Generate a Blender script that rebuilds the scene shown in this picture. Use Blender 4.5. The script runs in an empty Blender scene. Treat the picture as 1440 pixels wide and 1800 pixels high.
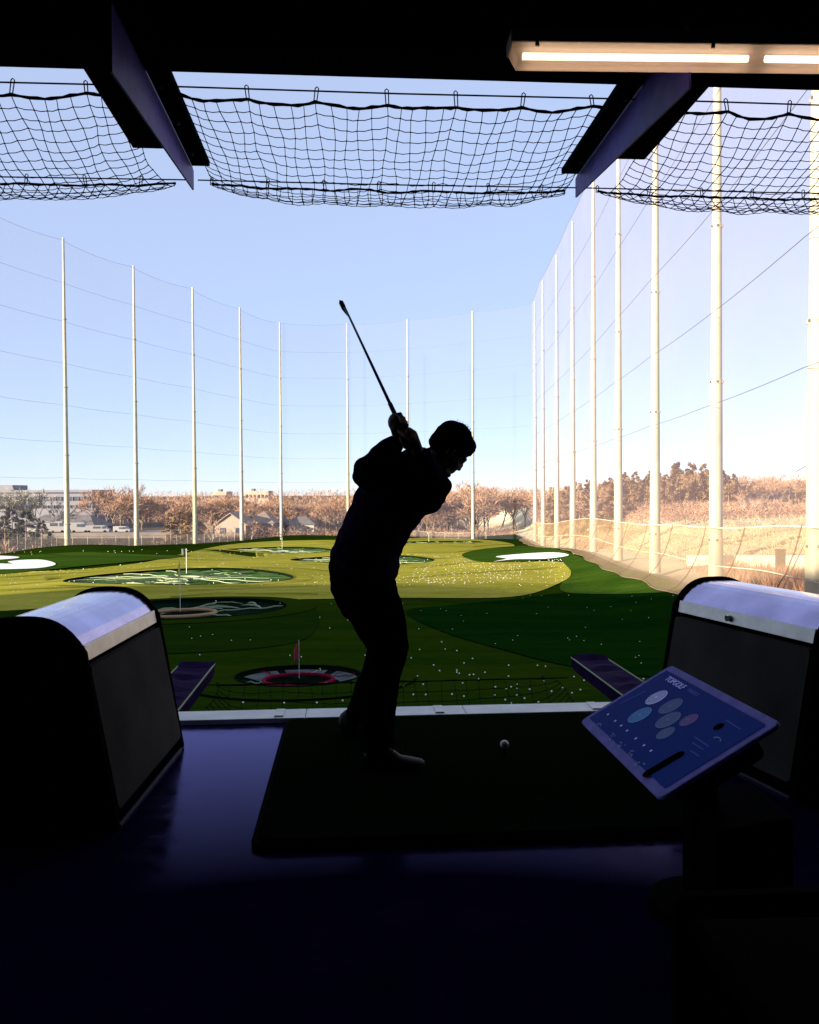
import bpy, math, random
import numpy as np
from mathutils import Vector, Matrix, noise
random.seed(7)
rad = math.radians
# ------------------------------------------------------------ camera, sky, sun
S = bpy.context.scene
C = S.collection
F_PX = 1500.0                                   # focal length in pixels of the 1440 px wide photograph
CAMH = 1.3
_p = math.atan(34 / F_PX)
_d = Vector((0, math.cos(_p), -math.sin(_p)))
_r = Vector((1, 0, -.005)); _r -= _d * _r.dot(_d); _r.normalize()
_u = _r.cross(_d)
cam = bpy.data.cameras.new('camera'); camo = bpy.data.objects.new('camera', cam); C.objects.link(camo)
cam.sensor_fit = 'HORIZONTAL'; cam.sensor_width = 36; cam.lens = 36 * F_PX / 1440
cam.clip_start = .05; cam.clip_end = 6000
M = Matrix((_r, _u, -_d)).transposed().to_4x4(); M.translation = (0, 0, CAMH)
camo.matrix_world = M
S.camera = camo
SUN_AZ, SUN_EL = 57.0, 9.0                      # degrees left of straight behind the camera, height
w = bpy.data.worlds.new('World'); S.world = w; w.use_nodes = True
nt = w.node_tree; bg = nt.nodes['Background']
sky = nt.nodes.new('ShaderNodeTexSky'); sky.sky_type = 'NISHITA'; sky.sun_disc = False
sky.sun_elevation = rad(SUN_EL)
sky.sun_rotation = math.atan2(-math.sin(rad(SUN_AZ)), -math.cos(rad(SUN_AZ)))
sky.altitude = 100; sky.air_density = .6; sky.dust_density = 0; sky.ozone_density = 1.2
mixs = nt.nodes.new('ShaderNodeMix'); mixs.data_type = 'RGBA'; mixs.inputs[0].default_value = .60   # constant pale blue mixed in to flatten the sky gradient
nt.links.new(sky.outputs[0], mixs.inputs[6]); mixs.inputs[7].default_value = (3.15, 3.7, 5.3, 1)
nt.links.new(mixs.outputs[2], bg.inputs[0]); bg.inputs[1].default_value = .068
sl = bpy.data.lights.new('sun', 'SUN'); so = bpy.data.objects.new('sun', sl); C.objects.link(so)
sl.energy = 5.0; sl.angle = rad(.5); sl.color = (1, .86, .66)
to_sun = Vector((-math.sin(rad(SUN_AZ)) * math.cos(rad(SUN_EL)), -math.cos(rad(SUN_AZ)) * math.cos(rad(SUN_EL)), math.sin(rad(SUN_EL))))
so.rotation_euler = to_sun.to_track_quat('Z', 'Y').to_euler()
so.location = (-30, -30, 30)
S.view_settings.view_transform = 'Standard'; S.view_settings.look = 'None'
S.view_settings.exposure = 1.75; S.view_settings.gamma = 1
S.render.engine = 'CYCLES'
S.cycles.max_bounces = 8; S.cycles.transparent_max_bounces = 24
S.cycles.diffuse_bounces = 3; S.cycles.sample_clamp_indirect = 6

# ------------------------------------------------------------ helpers
def ray(px, py): return _d + _r * ((px - 720) / F_PX) - _u * ((py - 900) / F_PX)
def Q(px, py, Y):
    v = ray(px, py); return v * (Y / v.y) + Vector((0, 0, CAMH))
def lerp(a, b, t): return a + (b - a) * t
def interp(x, pts):
    if x <= pts[0][0]: return pts[0][1]
    for (a, b), (c, d) in zip(pts, pts[1:]):
        if x <= c:
            t = (x - a) / (c - a); return lerp(b, d, t)
    return pts[-1][1]
def sstep(x, a, b):
    t = max(0, min(1, (x - a) / (b - a))); return t * t * (3 - 2 * t)

class MB:
    """collects geometry for one mesh object"""
    def __init__(s): s.v = []; s.f = []; s.mi = []; s.cur = 0
    def add(s, vs, fs):
        o = len(s.v); s.v += [tuple(v) for v in vs]
        for f in fs: s.f.append(tuple(i + o for i in f)); s.mi.append(s.cur)
    def box(s, c, size, M=None):
        x, y, z = (q / 2 for q in size); vs = []
        for dz in (-z, z):
            for a, b in ((-x, -y), (x, -y), (x, y), (-x, y)):
                v = Vector((a, b, dz));  v = M @ v if M else v
                vs.append(v + Vector(c))
        s.add(vs, [(3, 2, 1, 0), (4, 5, 6, 7), (0, 1, 5, 4), (1, 2, 6, 5), (2, 3, 7, 6), (3, 0, 4, 7)])
    def tube(s, pts, r, n=6, caps=True):
        pts = [Vector(p) for p in pts]; m = len(pts)
        rr = r if isinstance(r, (list, tuple)) else [r] * m
        o = len(s.v); prev = None
        for i, p in enumerate(pts):
            t = (pts[min(i + 1, m - 1)] - pts[max(i - 1, 0)])
            t = t.normalized() if t.length > 1e-9 else Vector((0, 0, 1))
            if prev is None:
                a = t.orthogonal().normalized()
            else:
                a = prev - t * prev.dot(t); a = a.normalized() if a.length > 1e-6 else t.orthogonal().normalized()
            prev = a; b = t.cross(a)
            for k in range(n):
                q = 2 * math.pi * k / n; s.v.append(tuple(p + a * (math.cos(q) * rr[i]) + b * (math.sin(q) * rr[i])))
        for i in range(m - 1):
            for k in range(n):
                k2 = (k + 1) % n
                s.f.append((o + i * n + k, o + i * n + k2, o + (i + 1) * n + k2, o + (i + 1) * n + k)); s.mi.append(s.cur)
        if caps and n > 2:
            s.f.append(tuple(o + k for k in range(n))[::-1]); s.mi.append(s.cur)
            s.f.append(tuple(o + (m - 1) * n + k for k in range(n))); s.mi.append(s.cur)
    def prism(s, poly, y0, y1, M=None):
        """poly in x,z extruded along y"""
        n = len(poly); vs = [Vector((x, y, z)) for y in (y0, y1) for x, z in poly]
        if M: vs = [M @ v for v in vs]
        s.add(vs, [tuple(range(n)), tuple(range(2 * n - 1, n - 1, -1))] + [((i + 1) % n, i, i + n, (i + 1) % n + n) for i in range(n)])
    def ell(s, c, R, ax=None, nu=14, nv=9):
        c = Vector(c); ax = ax or (Vector((1, 0, 0)), Vector((0, 1, 0)), Vector((0, 0, 1)))
        o = len(s.v)
        for j in range(nv + 1):
            ph = math.pi * j / nv
            for i in range(nu):
                th = 2 * math.pi * i / nu
                s.v.append(tuple(c + ax[0] * (R[0] * math.sin(ph) * math.cos(th)) + ax[1] * (R[1] * math.sin(ph) * math.sin(th)) + ax[2] * (R[2] * math.cos(ph))))
        for j in range(nv):
            for i in range(nu):
                i2 = (i + 1) % nu
                s.f.append((o + j * nu + i, o + (j + 1) * nu + i, o + (j + 1) * nu + i2, o + j * nu + i2)); s.mi.append(s.cur)
    def build(s, name, mats, parent=None, smooth=False, bevel=0, loc=None):
        me = bpy.data.meshes.new(name); me.from_pydata(s.v, [], s.f); me.update()
        mats = mats if isinstance(mats, (list, tuple)) else [mats]
        for m in mats: me.materials.append(m)
        if len(mats) > 1: me.polygons.foreach_set('material_index', s.mi)
        if smooth: me.polygons.foreach_set('use_smooth', [True] * len(me.polygons))
        o = bpy.data.objects.new(name, me); C.objects.link(o)
        if parent: o.parent = parent
        if loc: o.location = loc
        if bevel:
            b = o.modifiers.new('bevel', 'BEVEL'); b.width = bevel; b.segments = 2; b.limit_method = 'ANGLE'; b.angle_limit = rad(35)
        return o
def tag(o, label=None, cat=None, group=None, kind=None):
    if label: o['label'] = label
    if cat: o['category'] = cat
    if group: o['group'] = group
    if kind: o['kind'] = kind
    return o
def empty(name, loc=(0, 0, 0), rz=0, label=None, cat=None, group=None, kind=None):
    o = bpy.data.objects.new(name, None); C.objects.link(o); o.location = loc; o.rotation_euler = (0, 0, rz)
    o.empty_display_size = .2
    return tag(o, label, cat, group, kind)
def copy_thing(root, loc=None, rz=None, sc=None, label=None, group=None, cat=None):
    r = root.copy(); C.objects.link(r)
    if loc is not None: r.location = loc
    if rz is not None: r.rotation_euler = (0, 0, rz)
    if sc is not None: r.scale = sc
    tag(r, label, cat, group)
    for ch in list(root.children):
        c = ch.copy(); C.objects.link(c); c.parent = r
        for g in list(ch.children):
            d = g.copy(); C.objects.link(d); d.parent = c
    return r

# ------------------------------------------------------------ materials
def mat(name, col, rough=.8, metal=0, spec=.5, noise_s=0, var=.25, bump=0, bump_s=None, emit=None, es=0, col2=None, coat=0, sheen=0, detail=6):
    m = bpy.data.materials.new(name); m.use_nodes = True
    t = m.node_tree; b = t.nodes['Principled BSDF']
    b.inputs['Base Color'].default_value = (*col, 1); b.inputs['Roughness'].default_value = rough
    b.inputs['Metallic'].default_value = metal; b.inputs['Specular IOR Level'].default_value = spec
    b.inputs['Coat Weight'].default_value = coat
    if spec <= .1: b.inputs['IOR'].default_value = 1.08
    if noise_s:
        tc = t.nodes.new('ShaderNodeTexCoord'); n = t.nodes.new('ShaderNodeTexNoise'); n.inputs['Scale'].default_value = noise_s; n.inputs['Detail'].default_value = detail
        t.links.new(tc.outputs['Object'], n.inputs['Vector'])
        r = t.nodes.new('ShaderNodeValToRGB'); r.color_ramp.elements[0].position = .3; r.color_ramp.elements[1].position = .7
        c2 = col2 or tuple(min(1, q * (1 + var)) for q in col)
        r.color_ramp.elements[0].color = (*(tuple(q * (1 - var) for q in col) if not col2 else col), 1); r.color_ramp.elements[1].color = (*c2, 1)
        t.links.new(n.outputs['Fac'], r.inputs[0]); t.links.new(r.outputs[0], b.inputs['Base Color'])
    if bump:
        tc = t.nodes.new('ShaderNodeTexCoord'); n = t.nodes.new('ShaderNodeTexNoise'); n.inputs['Scale'].default_value = bump_s or 50; n.inputs['Detail'].default_value = 4
        t.links.new(tc.outputs['Object'], n.inputs['Vector'])
        bp = t.nodes.new('ShaderNodeBump'); bp.inputs['Strength'].default_value = bump; bp.inputs['Distance'].default_value = .01
        t.links.new(n.outputs['Fac'], bp.inputs['Height']); t.links.new(bp.outputs[0], b.inputs['Normal'])
    if emit:
        b.inputs['Emission Color'].default_value = (*emit, 1); b.inputs['Emission Strength'].default_value = es
    return m
def net_mat(name, col, alpha):
    """a fine mesh far below one pixel: open air between threads"""
    m = bpy.data.materials.new(name); m.use_nodes = True; t = m.node_tree
    t.nodes.remove(t.nodes['Principled BSDF'])
    tr = t.nodes.new('ShaderNodeBsdfTransparent'); df = t.nodes.new('ShaderNodeBsdfDiffuse'); df.inputs[0].default_value = (*col, 1)
    tl = t.nodes.new('ShaderNodeBsdfTranslucent'); tl.inputs[0].default_value = (*col, 1)
    a = t.nodes.new('ShaderNodeMixShader'); a.inputs[0].default_value = .35
    t.links.new(df.outputs[0], a.inputs[1]); t.links.new(tl.outputs[0], a.inputs[2])
    mx = t.nodes.new('ShaderNodeMixShader')
    tc = t.nodes.new('ShaderNodeTexCoord'); n = t.nodes.new('ShaderNodeTexNoise'); n.inputs['Scale'].default_value = .12; n.inputs['Detail'].default_value = 3
    t.links.new(tc.outputs['Object'], n.inputs['Vector'])
    mr = t.nodes.new('ShaderNodeMapRange'); mr.inputs[1].default_value = .3; mr.inputs[2].default_value = .7
    mr.inputs[3].default_value = alpha * .8; mr.inputs[4].default_value = alpha * 1.2
    t.links.new(n.outputs['Fac'], mr.inputs[0]); t.links.new(mr.outputs[0], mx.inputs[0])
    t.links.new(tr.outputs[0], mx.inputs[1]); t.links.new(a.outputs[0], mx.inputs[2])
    t.links.new(mx.outputs[0], t.nodes['Material Output'].inputs[0])
    return m
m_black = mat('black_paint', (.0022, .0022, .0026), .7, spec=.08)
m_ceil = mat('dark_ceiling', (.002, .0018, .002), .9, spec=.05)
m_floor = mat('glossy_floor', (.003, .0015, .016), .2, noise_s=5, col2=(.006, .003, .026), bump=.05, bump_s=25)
_t = m_floor.node_tree; _b = _t.nodes['Principled BSDF']; _b.inputs['Specular IOR Level'].default_value = 0
_fr = _t.nodes.new('ShaderNodeFresnel'); _fr.inputs[0].default_value = 1.15
_mm = _t.nodes.new('ShaderNodeMath'); _mm.operation = 'MULTIPLY_ADD'; _mm.use_clamp = True; _mm.inputs[1].default_value = 3.0; _mm.inputs[2].default_value = -.125
_gl = _t.nodes.new('ShaderNodeBsdfGlossy'); _gl.inputs['Color'].default_value = (.50, .46, 1, 1); _gl.inputs['Roughness'].default_value = .12
_tc = _t.nodes.new('ShaderNodeTexCoord'); _ns = _t.nodes.new('ShaderNodeTexNoise'); _ns.inputs['Scale'].default_value = 7; _ns.inputs['Detail'].default_value = 9; _ns.inputs['Roughness'].default_value = .7
_mr = _t.nodes.new('ShaderNodeMapRange'); _mr.inputs[1].default_value = .35; _mr.inputs[2].default_value = .7; _mr.inputs[3].default_value = .06; _mr.inputs[4].default_value = .3
_t.links.new(_tc.outputs['Object'], _ns.inputs['Vector']); _t.links.new(_ns.outputs['Fac'], _mr.inputs[0]); _t.links.new(_mr.outputs[0], _gl.inputs['Roughness'])
_bp = _t.nodes.new('ShaderNodeBump'); _bp.inputs['Strength'].default_value = .12; _bp.inputs['Distance'].default_value = .004; _t.links.new(_ns.outputs['Fac'], _bp.inputs['Height']); _t.links.new(_bp.outputs[0], _gl.inputs['Normal'])
_mx = _t.nodes.new('ShaderNodeMixShader'); _t.links.new(_fr.outputs[0], _mm.inputs[0]); _t.links.new(_mm.outputs[0], _mx.inputs[0])
_t.links.new(_b.outputs[0], _mx.inputs[1]); _t.links.new(_gl.outputs[0], _mx.inputs[2]); _t.links.new(_mx.outputs[0], _t.nodes['Material Output'].inputs[0])
m_mat = mat('tee_mat_turf', (.003, .007, .002), .97, spec=.02, noise_s=90, var=.4, bump=.6, bump_s=500)
m_rail = mat('white_rail', (.72, .72, .66), .55, noise_s=6, var=.12)
m_beam = mat('indigo_steel', (.055, .030, .23), .5, spec=.15, noise_s=8, var=.35)
m_rope = mat('black_rope', (.008, .008, .01), .9, spec=.1)
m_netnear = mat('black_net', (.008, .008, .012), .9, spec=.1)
m_purple = mat('purple_vinyl', (.012, .004, .03), .6, spec=.1, noise_s=7, var=.4, bump=.6, bump_s=12)
m_lid = mat('brushed_metal', (.42, .38, .58), .15, metal=.95, noise_s=5, var=.22, bump=.04, bump_s=60)
m_lip = mat('pale_metal_edge', (.58, .55, .50), .4, metal=.55, noise_s=12, var=.12)
m_vinyl = mat('grey_vinyl_panel', (.054, .048, .042), .7, spec=.1, noise_s=3, var=.25, bump=.15, bump_s=120)
m_chrome = mat('chrome', (.6, .6, .6), .15, metal=1)
m_pole = mat('white_painted_steel', (.40, .36, .25), .5, noise_s=.6, var=.14)
m_bolt = mat('dark_bolt', (.08, .07, .06), .5, metal=.5)
m_cable = mat('net_cable', (.09, .08, .10), .7)
m_seamr = mat('brown_seam_rope', (.16, .10, .07), .9)
m_cable_l = mat('pale_cable', (.6, .5, .35), .7)
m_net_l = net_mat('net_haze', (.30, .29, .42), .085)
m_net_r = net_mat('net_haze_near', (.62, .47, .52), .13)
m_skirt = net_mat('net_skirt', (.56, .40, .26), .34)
m_sand = mat('white_sand', (.82, .82, .78), .9, noise_s=1.5, var=.06)
m_ball = mat('white_ball', (.82, .82, .80), .4)
m_bark = mat('winter_bark', (.20, .135, .09), .9, noise_s=.5, var=.3)
m_twig = mat('winter_twigs', (.37, .215, .125), .9, noise_s=.25, var=.3)
m_bark_l = mat('pale_bark', (.55, .47, .36), .9, noise_s=.5, var=.2)
m_ever = mat('evergreen_needles', (.055, .055, .03), .9, noise_s=.6, var=.5)
m_ever_b = mat('winter_cedar_needles', (.22, .135, .055), .9, noise_s=.5, var=.45)
m_weed = mat('dry_weeds', (.30, .14, .08), .9, noise_s=.4, var=.4)

# ------------------------------------------------------------ the ground outside (one sheet) and the turf of the range
PROF = [(4, -5.0), (20, -5.5), (28, -5.85), (50, -7.0), (82, -7.9), (120, -8.75), (165, -9.7), (200, -10.3), (230, -10.6)]
RPOLE = [(18.6, 39), (20.3, 56.5), (21.3, 74), (22.4, 91.5), (23.5, 109), (24.2, 126.4), (24.9, 144), (25.3, 161.4), (26.4, 179)]
FPOLE = [(14, 188), (-.3, 196), (-14.4, 200.5), (-29.9, 199)]
LPOLE = [(-36, 183), (-41.5, 165), (-47.7, 149), (-53.4, 133), (-58.5, 117)]
RX = [(5, 15.0)] + [(y, x) for x, y in RPOLE] + [(260, 28)]
LX = [(100, -63), (117, -58.5), (133, -53.4), (149, -47.7), (165, -41.5), (183, -36), (199, -29.9)]
def turf_h(x, y):
    z = interp(y, PROF)
    z += .22 * math.sin(x * .11 + y * .05) * sstep(y, 30, 60) + .15 * math.sin(x * .23 - y * .09 + 1) * sstep(y, 40, 70)
    rx = interp(y, RX); z += .9 * sstep(x, rx - 9, rx - 1) * (1 - sstep(y, 95, 150)) * sstep(y, 20, 45)
    z += 1.15 * math.exp(-(((x + 47) / 13) ** 2 + ((y - 128) / 11) ** 2))       # mound by the left net
    z += .35 * math.exp(-(((x - 8) / 12) ** 2 + ((y - 66) / 5) ** 2))
    return z + CAMH
HOLES = []                                     # (x, y, R) of the sunk targets, filled in below
def turf_s(x, y):
    z = turf_h(x, y)
    for hx, hy, hr in HOLES:
        if (x - hx) ** 2 + (y - hy) ** 2 < (hr + .35) ** 2: return z - 1.3
    return z
def land_h(x, y):
    base = turf_h(max(-66, min(30, x)), y) - .12
    r = interp(y, RX)
    out = base
    if x > r + 1:
        slope = -7.4 + .062 * max(0, y - 78) + .03 * max(0, x - 30) + CAMH
        slope = min(slope, -3.2 + CAMH) if y < 140 else -3.2 + CAMH + .012 * (min(y, 260) - 140)
        out = lerp(base, slope, sstep(x, r + 4, r + 14))
    if y > 206 or x < interp(y, LX) - 1:
        k = max(sstep(y, 206, 216), 1 - sstep(x, interp(y, LX) - 7, interp(y, LX) - 2) if y < 199 else 0)
        far = -12.4 + CAMH + .003 * (min(max(y, 250), 600) - 250)
        if x > 20: far = lerp(far, -7 + CAMH, sstep(x, 20, 60))
        out = lerp(out, far, k) if x < r + 1 else lerp(out, far, sstep(y, 206, 240) * .5)
    return out
def grid_mesh(xs, ys, h, name, m, parent=None, skip=None):
    b = MB(); nx = len(xs)
    vs = [(x, y, h(x, y)) for y in ys for x in xs]
    fs = []
    for j in range(len(ys) - 1):
        for i in range(nx - 1):
            if skip and skip((xs[i] + xs[i + 1]) / 2, (ys[j] + ys[j + 1]) / 2): continue
            fs.append((j * nx + i, j * nx + i + 1, (j + 1) * nx + i + 1, (j + 1) * nx + i))
    b.add(vs, fs); return b.build(name, m, parent, smooth=True)

def ground_material():
    m = bpy.data.materials.new('ground_dry_grass'); m.use_nodes = True; t = m.node_tree; b = t.nodes['Principled BSDF']
    b.inputs['Roughness'].default_value = .95; b.inputs['Specular IOR Level'].default_value = .1
    g = t.nodes.new('ShaderNodeNewGeometry'); sp = t.nodes.new('ShaderNodeSeparateXYZ'); t.links.new(g.outputs['Position'], sp.inputs[0])
    def ramp(sock, lo, hi):
        r = t.nodes.new('ShaderNodeMapRange'); r.inputs[1].default_value = lo; r.inputs[2].default_value = hi; t.links.new(sock, r.inputs[0]); return r.outputs[0]
    n = t.nodes.new('ShaderNodeTexNoise'); n.inputs['Scale'].default_value = .15; n.inputs['Detail'].default_value = 8; t.links.new(g.outputs['Position'], n.inputs['Vector'])
    def mix(f, a, c):
        x = t.nodes.new('ShaderNodeMix'); x.data_type = 'RGBA'; t.links.new(f, x.inputs[0])
        for s_, v in ((6, a), (7, c)):
            if isinstance(v, tuple): x.inputs[s_].default_value = (*v, 1)
            else: t.links.new(v, x.inputs[s_])
        return x.outputs[2]
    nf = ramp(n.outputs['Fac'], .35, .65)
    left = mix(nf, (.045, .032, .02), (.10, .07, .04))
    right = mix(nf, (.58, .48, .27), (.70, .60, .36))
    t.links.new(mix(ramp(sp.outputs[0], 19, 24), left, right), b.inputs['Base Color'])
    return m
xs = sorted(set([-1500, -900, -600, -400, -300, -220] + list(range(-160, -72, 8)) + list(range(-72, 72, 3)) + list(range(72, 160, 8)) + [220, 300, 400, 600, 900, 1500]))
ys = sorted(set([-200, -120, -60, -30, -10, 0] + list(range(4, 240, 4)) + list(range(240, 420, 15)) + [450, 500, 600, 800, 1100, 1600, 2400, 3800]))
def ground_h(x, y):
    if y < 2 : return -5.2 + CAMH
    inside = (interp(y, LX) - .5 < x < interp(y, RX)) and y < 204
    return land_h(x, y) - (.5 if inside and y > 6 else 0)
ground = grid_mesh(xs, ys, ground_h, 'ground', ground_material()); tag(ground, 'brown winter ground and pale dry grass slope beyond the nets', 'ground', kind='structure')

def turf_mat(name, a, b2, stripes=True):
    m = bpy.data.materials.new(name); m.use_nodes = True; t = m.node_tree; b = t.nodes['Principled BSDF']
    b.inputs['Roughness'].default_value = .95; b.inputs['Specular IOR Level'].default_value = 0
    g = t.nodes.new('ShaderNodeNewGeometry')
    mp = t.nodes.new('ShaderNodeMapping'); mp.inputs['Scale'].default_value = (.05, .28, 1); mp.inputs['Rotation'].default_value = (0, 0, .1); t.links.new(g.outputs['Position'], mp.inputs[0])
    n = t.nodes.new('ShaderNodeTexNoise'); n.inputs['Scale'].default_value = 1; n.inputs['Detail'].default_value = 7; n.inputs['Roughness'].default_value = .65
    t.links.new(mp.outputs[0], n.inputs['Vector'])
    n2 = t.nodes.new('ShaderNodeTexNoise'); n2.inputs['Scale'].default_value = 3.2; n2.inputs['Detail'].default_value = 8; n2.inputs['Roughness'].default_value = .75
    mp2 = t.nodes.new('ShaderNodeMapping'); mp2.inputs['Scale'].default_value = (.35, 1.2, 1); t.links.new(g.outputs['Position'], mp2.inputs[0]); t.links.new(mp2.outputs[0], n2.inputs['Vector'])
    mxn = t.nodes.new('ShaderNodeMix'); mxn.inputs[0].default_value = .48; t.links.new(n.outputs['Fac'], mxn.inputs[2]); t.links.new(n2.outputs['Fac'], mxn.inputs[3])
    r = t.nodes.new('ShaderNodeValToRGB'); r.color_ramp.elements[0].position = .41; r.color_ramp.elements[1].position = .59
    r.color_ramp.elements[0].color = (*a, 1); r.color_ramp.elements[1].color = (*b2, 1)
    t.links.new(mxn.outputs[0], r.inputs[0]); t.links.new(r.outputs[0], b.inputs['Base Color'])
    return m
m_turf = turf_mat('shaded_artificial_turf', (.0065, .023, .001), (.019, .036, .002))  # near turf, the building's shade deepened in its base colour
m_rough_shaded = turf_mat('rough_turf', (.0015, .013, .001), (.004, .022, .0015))  # rough inside the building's shadow, shade put into the colour
m_rough_sunlit = turf_mat('sunlit_rough_turf', (.018, .050, .004), (.045, .085, .009))  # lighter copy of the rough for sunlit parts, sunlight put into the colour
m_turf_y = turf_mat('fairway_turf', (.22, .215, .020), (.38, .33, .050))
m_seam = mat('turf_seam', (.02, .035, .008), .95, spec=.1)

turf_root = empty('turf', (0, 0, 0), 0, 'green artificial turf of the driving range inside the nets', 'turf', kind='structure')
txs = [-64 + i * 1.0 for i in range(92)]; tys = [6 + j * 1.0 for j in range(200)]
def G(px, py, h=turf_h, lift=0):
    """point of the turf seen at a photo pixel, by marching down the sight line"""
    v = ray(px, py); v = v / v.y; a = 6.0
    y = 6.0
    while y < 230:
        p = v * y + Vector((0, 0, CAMH))
        if p.z <= h(p.x, p.y) + lift:
            lo, hi = y - .5, y
            for _ in range(18):
                mid = (lo + hi) / 2; q = v * mid + Vector((0, 0, CAMH))
                if q.z <= h(q.x, q.y) + lift: hi = mid
                else: lo = mid
            q = v * hi + Vector((0, 0, CAMH)); return Vector((q.x, q.y, h(q.x, q.y) + lift))
        y += .5
    q = v * 205 + Vector((0, 0, CAMH)); return Vector((q.x, q.y, h(q.x, q.y) + lift))
TSPEC = [((525, 1192), 1.95), ((317, 1073), 6.2), ((320, 1011.5), 10.0), ((492, 967), 8.6), ((637, 984), 9.2), ((778, 953), 7.6)]
for _c, _R in TSPEC: _q = G(*_c); HOLES.append((_q.x, _q.y, _R))
def field_grid():
    b = MB(); rows = []
    for y in tys:
        l = interp(y, LX) - .2; r = interp(y, RX) - 1.6 - 0 * y
        rows.append([(lerp(l, r, i / 90), y, turf_s(lerp(l, r, i / 90), y)) for i in range(91)])
    vs = [v for r_ in rows for v in r_]
    fs = [(j * 91 + i, j * 91 + i + 1, (j + 1) * 91 + i + 1, (j + 1) * 91 + i) for j in range(len(rows) - 1) for i in range(90)]
    b.add(vs, fs); return b.build('turf_carpet', m_turf, turf_root, smooth=True)
tf = field_grid()
def smooth_loop(pts, n=8):
    out = []; m = len(pts)
    for i in range(m):
        p0, p1, p2, p3 = pts[i - 1], pts[i], pts[(i + 1) % m], pts[(i + 2) % m]
        for k in range(n):
            t = k / n
            out.append(tuple(.5 * ((2 * b) + (-a + c) * t + (2 * a - 5 * b + 4 * c - d) * t * t + (-a + 3 * b - 3 * c + d) * t ** 3) for a, b, c, d in zip(p0, p1, p2, p3)))
    return out
def patch(loop, name, m, lift, rings=10, parent=turf_root):
    """a sheet of other turf or sand that follows the ground; loop = ground points"""
    n = len(loop); cx = sum(p[0] for p in loop) / n; cy = sum(p[1] for p in loop) / n
    vs = [(cx, cy, turf_s(cx, cy) + lift)]; fs = []
    for r in range(1, rings + 1):
        for p in loop:
            x, y = lerp(cx, p[0], r / rings), lerp(cy, p[1], r / rings); vs.append((x, y, turf_s(x, y) + lift))
    for i in range(n):
        fs.append((0, 1 + i, 1 + (i + 1) % n))
        for r in range(rings - 1):
            a = 1 + r * n; b_ = a + n; fs.append((a + i, b_ + i, b_ + (i + 1) % n, a + (i + 1) % n))
    b = MB(); b.add(vs, fs); o = b.build(name, m, parent, smooth=True)
    return o
def px_patch(pts, name, m, lift, **k):
    return patch([G(*p)[:2] for p in smooth_loop(pts, 6)], name, m, lift, **k)

# fairways (yellow-green) and rough in a sunlit and a shaded tone, as laid out in the photograph
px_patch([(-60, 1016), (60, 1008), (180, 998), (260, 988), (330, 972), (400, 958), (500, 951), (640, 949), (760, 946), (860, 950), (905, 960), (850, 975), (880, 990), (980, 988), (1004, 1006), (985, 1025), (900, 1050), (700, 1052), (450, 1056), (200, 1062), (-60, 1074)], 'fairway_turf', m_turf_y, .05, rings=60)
px_patch([(60, 976), (150, 972), (260, 976), (330, 978), (240, 988), (150, 996), (70, 1004), (-30, 1010), (-40, 982)], 'rough_turf', m_rough_sunlit, .10, rings=24)
px_patch([(812, 976), (850, 966), (930, 960), (985, 968), (1040, 990), (985, 984), (900, 989), (840, 988)], 'rough_turf', m_rough_sunlit, .10, rings=24)
px_patch([(985, 978), (1060, 992), (1130, 1008), (1180, 1024), (1200, 1040), (1100, 1046), (1000, 1044), (985, 1030), (1006, 1010)], 'rough_turf', m_rough_sunlit, .10, rings=24)
px_patch([(714, 1076), (800, 1064), (900, 1054), (1000, 1042), (1100, 1038), (1210, 1042), (1420, 1130), (1430, 1240), (1200, 1200), (1000, 1172), (880, 1142), (780, 1112)], 'rough_turf', m_rough_shaded, .04, rings=24)
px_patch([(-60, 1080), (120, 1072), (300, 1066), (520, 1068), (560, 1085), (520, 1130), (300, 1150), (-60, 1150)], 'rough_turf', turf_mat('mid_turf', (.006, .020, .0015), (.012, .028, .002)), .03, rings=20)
# bunkers
def bunker(pts, label):
    o = px_patch(pts, 'sand_bunker', m_sand, .14, rings=10, parent=None); return tag(o, label, 'bunker', 'sand bunkers on the range')
bunker([(-30, 992), (20, 993), (14, 989), (40, 986), (75, 986), (98, 993), (80, 999), (40, 1002), (-30, 1002)], 'white sand bunker with a curved neck, lower one at the left edge of the turf')
bunker([(-30, 978), (10, 979), (34, 981), (18, 984), (-30, 986)], 'thin sliver of white sand bunker behind the larger left bunker')
bunker([(872, 980), (920, 975), (975, 973), (1000, 978), (960, 984), (905, 985), (868, 989), (890, 984)], 'white sand bunker on the right, below the leaning net skirt')
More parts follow.
